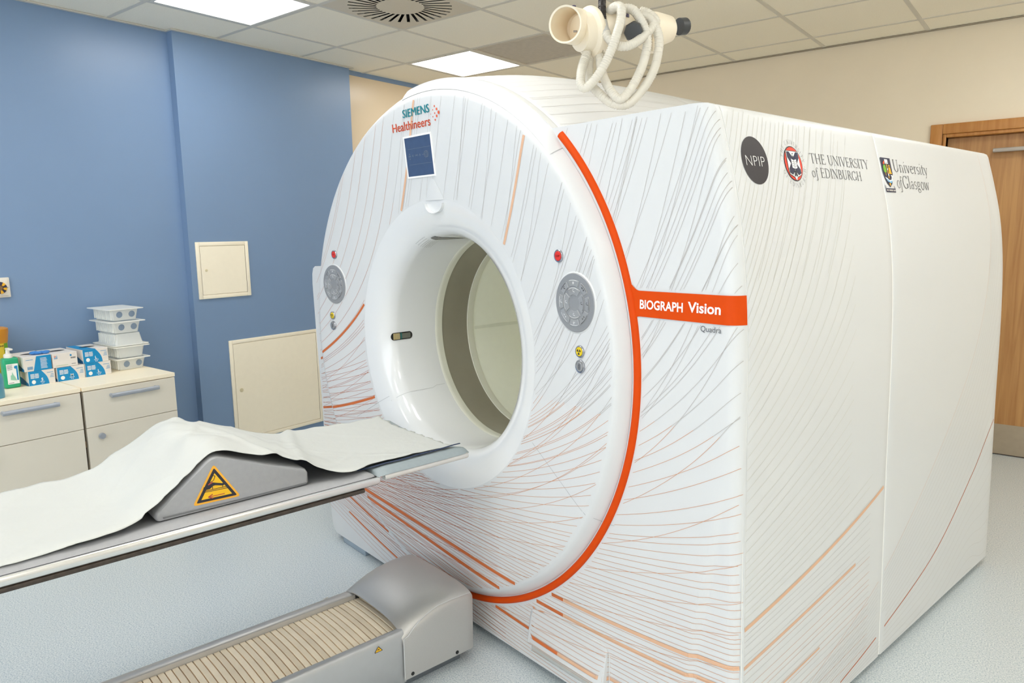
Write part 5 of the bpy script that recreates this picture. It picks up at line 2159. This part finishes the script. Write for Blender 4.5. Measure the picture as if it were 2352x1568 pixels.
# blue bottle, sharps bin, white packet at the edge
mb = MB()
mb.lathe([(.0005, ZT), (.034, ZT), (.036, ZT + .006), (.036, ZT + .085), (.032, ZT + .105), (.020, ZT + .120), (.016, ZT + .124), (.0005, ZT + .125)], (-3.74, 1.031), 'z', n=32)
t = thing('spray_bottle', 'light blue bottle cut by the left picture edge, front of the cabinet', 'bottle', 'W', (-3.74, 1.031, ZT))
mb.build('bottle_body', M_bbot, t, smooth=40)
MB().cyl((-3.74, 1.031, ZT + .124), (-3.74, 1.031, ZT + .150), .017, 20).build('cap', M_pw, t)
t = thing('sharps_bin', 'yellow sharps bin with amber lid behind the bottles', 'bin', 'W', (-4.13, 1.13, ZT))
mb = MB().lathe([(.0005, ZT), (.074, ZT), (.082, ZT + .225), (.0005, ZT + .226)], (-4.13, 1.132), 'z', n=40)
mb.build('bin_body', M_sharpy, t, smooth=40)
mb = MB().lathe([(.0832, ZT + .205), (.087, ZT + .235), (.090, ZT + .255), (.090, ZT + .270), (.078, ZT + .275), (.0005, ZT + .276)], (-4.13, 1.132), 'z', n=40)
mb.build('bin_lid', M_sharpl, t, smooth=40)
def onbin(x, z):
    a = x / .081
    return (-4.13 + .0825 * math.cos(a), 1.132 + .0825 * math.sin(a), ZT + z)
mb = MB().use(mat('bin label yellow', (240, 208, 60), .5))
for k in range(10):
    x = -.04 + k * .009
    mb.poly([onbin(x, .06), onbin(x + .009, .06), onbin(x + .009, .20), onbin(x, .20)])
mb.use(M_lgreen)
for k in range(4):
    x = .052 + k * .008
    mb.poly([onbin(x, .06), onbin(x + .008, .06), onbin(x + .008, .20), onbin(x, .20)])
mb.use(M_black)
put_text(mb, 'TO THE LINE', -.03, .048, .186, .008, lambda x, y: tuple(Vector(onbin(x, y)) + Vector((.0008, .0006, 0))), .01)
mb.build('bin_label', None, t, smooth=0)
t = thing('wipes_packet', 'white soft packet leaning in front of the yellow bin', 'packet', 'W', (-4.0, 1.09, ZT))
mb = MB().box((-4.025, 1.02, ZT + .001), (-3.985, 1.135, ZT + .165), .014, 4, rot=Matrix.Rotation(rad(28), 3, 'X'), piv=(-4.0, 1.10, ZT + .06))
mb.v = [(x, y, max(z, ZT + .0005)) for x, y, z in mb.v]
mb.build('packet', mat('packet white', (226, 224, 218), .5), t, smooth=50)

# ================================================================== HANGING VENTILATION UNIT
VW = Vector((-1.0968, 1.8850, 1.9838))
VY = rad(37.94669)
cV, sV = math.cos(VY), math.sin(VY)
PX = 2.05 / f_px
def vp(px, py, d=0.0):
    """a point measured at (px, py), d metres nearer or farther than the unit's axis"""
    q = rt * ((px - 1176) / f_px) - up * ((py - 784) / f_px) + fw
    return tuple(Vector((0, 0, 1.42)) + q * (2.05 + d))
vent = thing('breathing_unit', 'cream plastic breathing unit with corrugated hoses hanging above the scanner', 'breathing unit', 'W', (VW.x, VW.y, VW.z))
def oriented(mb, prof, c, axis, n=40):
    ax = Vector(axis).normalized()
    e1 = ax.orthogonal().normalized()
    e2 = ax.cross(e1)
    c = Vector(c)
    rg = [[c + ax * h + e1 * (r_ * math.cos(2 * PI * k / n)) + e2 * (r_ * math.sin(2 * PI * k / n)) for k in range(n)] for r_, h in prof]
    mb.loft(rg, True, (False, False))
def dirv(x, y, d):
    return Vector(vp(1400 + x, 75 - y, d)) - Vector(vp(1400, 75, 0))
# open mouth pipe
ax = dirv(-26, 6, -.075)
mb = MB()
oriented(mb, [(.0005, -.075), (.040, -.075), (.0445, -.02), (.0445, .03), (.0495, .032), (.0495, -.03), (.050, -.09), (.054, -.13)], vp(1308, 58, -.04), ax)
mb.build('mouth_pipe', M_plastic, vent, smooth=40)
mb = MB().tube([vp(1317, 72, -.01), vp(1338, 72, -.01)], .003, 8)
mb.build('spindle', M_chrome, vent)
# body with flange
ax = dirv(86, 8, .055)
mb = MB()
oriented(mb, [(.0005, -.035), (.049, -.033), (.056, -.006), (.0695, .0), (.0715, .006), (.069, .014), (.060, .019), (.055, .06), (.053, .115), (.046, .135), (.0005, .137)], vp(1352, 75, .0), ax)
mb.build('unit_body', M_plastic, vent, smooth=40)
mb = MB()
oriented(mb, [(.0005, -.01), (.052, -.01), (.050, .03), (.037, .082), (.030, .088), (.0005, .0885)], vp(1485, 70, .05), dirv(80, 5, .045))
mb.build('side_pipe', M_plastic, vent, smooth=40)
# dark knobs
mb = MB()
oriented(mb, [(.0005, .024), (.022, .024), (.0245, .02), (.0245, -.004), (.0005, -.004)], vp(1562, 61, .095), dirv(80, 5, .05), 20)
mb.build('end_knob', M_knob, vent, smooth=30)
mb = MB()
oriented(mb, [(.0005, .03), (.024, .03), (.027, .022), (.027, -.03), (.0005, -.03)], vp(1456, 72, -.035), dirv(-8, -4, -.08), 8)
mb.build('front_knob', M_knob, vent, smooth=30)
for p, d in (((1318, 20), .035), ((1440, 33), .0)):
    MB().cyl(vp(p[0], p[1] + 8, d), vp(p[0], p[1] - 6, d), .0068, 12).build('bolt', mat('bolt violet grey', (72, 66, 96), .4), vent)
MB().cyl(vp(1318, 45, .035), vp(1318, 26, .035), .0055, 12).build('bolt', M_plastic, vent)
MB().cyl(vp(1500, 98, .03), vp(1500, 120, .03), .012, 14, .009).build('drain_nipple', M_plastic, vent)
def hose(pts, r, m_, name='hose', corr=.0011):
    P = catmull([vp(*p) for p in pts], 40)
    # resample evenly
    P = [Vector(p) for p in P]
    out = [P[0]]
    acc = 0
    for a, b in zip(P, P[1:]):
        acc += (b - a).length
        if acc >= .0016:
            out.append(b)
            acc = 0
    MB().tube(out, r, 12, True, corr, .0064).build(name, m_, vent, smooth=70)
ctop = VW.z
hz = 2.597
pk = Vector(vp(1383, 0, -.03))
P = [Vector((pk.x, pk.y, hz - (hz - pk.z) * k / 60)) for k in range(60)] + [Vector(p) for p in catmull([vp(1383, 0, -.03), vp(1383, 25, -.035), vp(1385, 50, -.04)], 14)]
out = [P[0]]
for b in P[1:]:
    n = max(1, int((b - out[-1]).length / .0016))
    a = out[-1].copy()
    out += [a + (b - a) * (k + 1) / n for k in range(n)]
MB().tube(out, .0105, 12, True, .0011, .0064).build('supply_hose', M_hosek, vent, smooth=70)
MB().box((pk.x - .06, pk.y - .06, hz - .012), (pk.x + .06, pk.y + .06, hz + .002), .004).build('ceiling_plate', M_lampf, vent)
MB().tube([vp(1385, 50, -.04), vp(1388, 66, -.045), vp(1393, 78, -.05)], .0125, 14).build('hose_connector', mat('connector clear', (206, 206, 204), .25, alpha=.8), vent)
hose([(1392, 76, -.05), (1398, 88, -.055), (1415, 103, -.06), (1440, 106, -.065), (1468, 92, -.06), (1492, 70, -.04), (1506, 50, -.02), (1490, 32, -.01), (1470, 25, 0)], .0125, M_hose)
hose([(1400, 26, -.02), (1412, 16, -.05), (1426, 18, -.075), (1426, 45, -.08), (1416, 80, -.085), (1405, 112, -.08), (1390, 145, -.07), (1368, 180, -.06), (1345, 202, -.05), (1334, 190, -.04), (1336, 160, -.03), (1348, 122, .0), (1360, 95, .02)], .0125, M_hose)
hose([(1410, 30, .0), (1432, 20, -.03), (1455, 24, -.045), (1474, 50, -.05), (1486, 85, -.045), (1484, 120, -.04), (1470, 165, -.04), (1445, 210, -.04), (1424, 228, -.04), (1402, 208, -.03), (1384, 170, -.02), (1378, 135, .0), (1376, 105, .02)], .0125, M_hose)
hose([(1472, 34, .0), (1496, 46, -.025), (1512, 80, -.03), (1512, 120, -.03), (1500, 165, -.03), (1474, 208, -.03), (1440, 240, -.03), (1404, 236, -.02), (1376, 214, -.01), (1356, 190, .0), (1352, 150, .01), (1358, 110, .03)], .0125, M_hose)
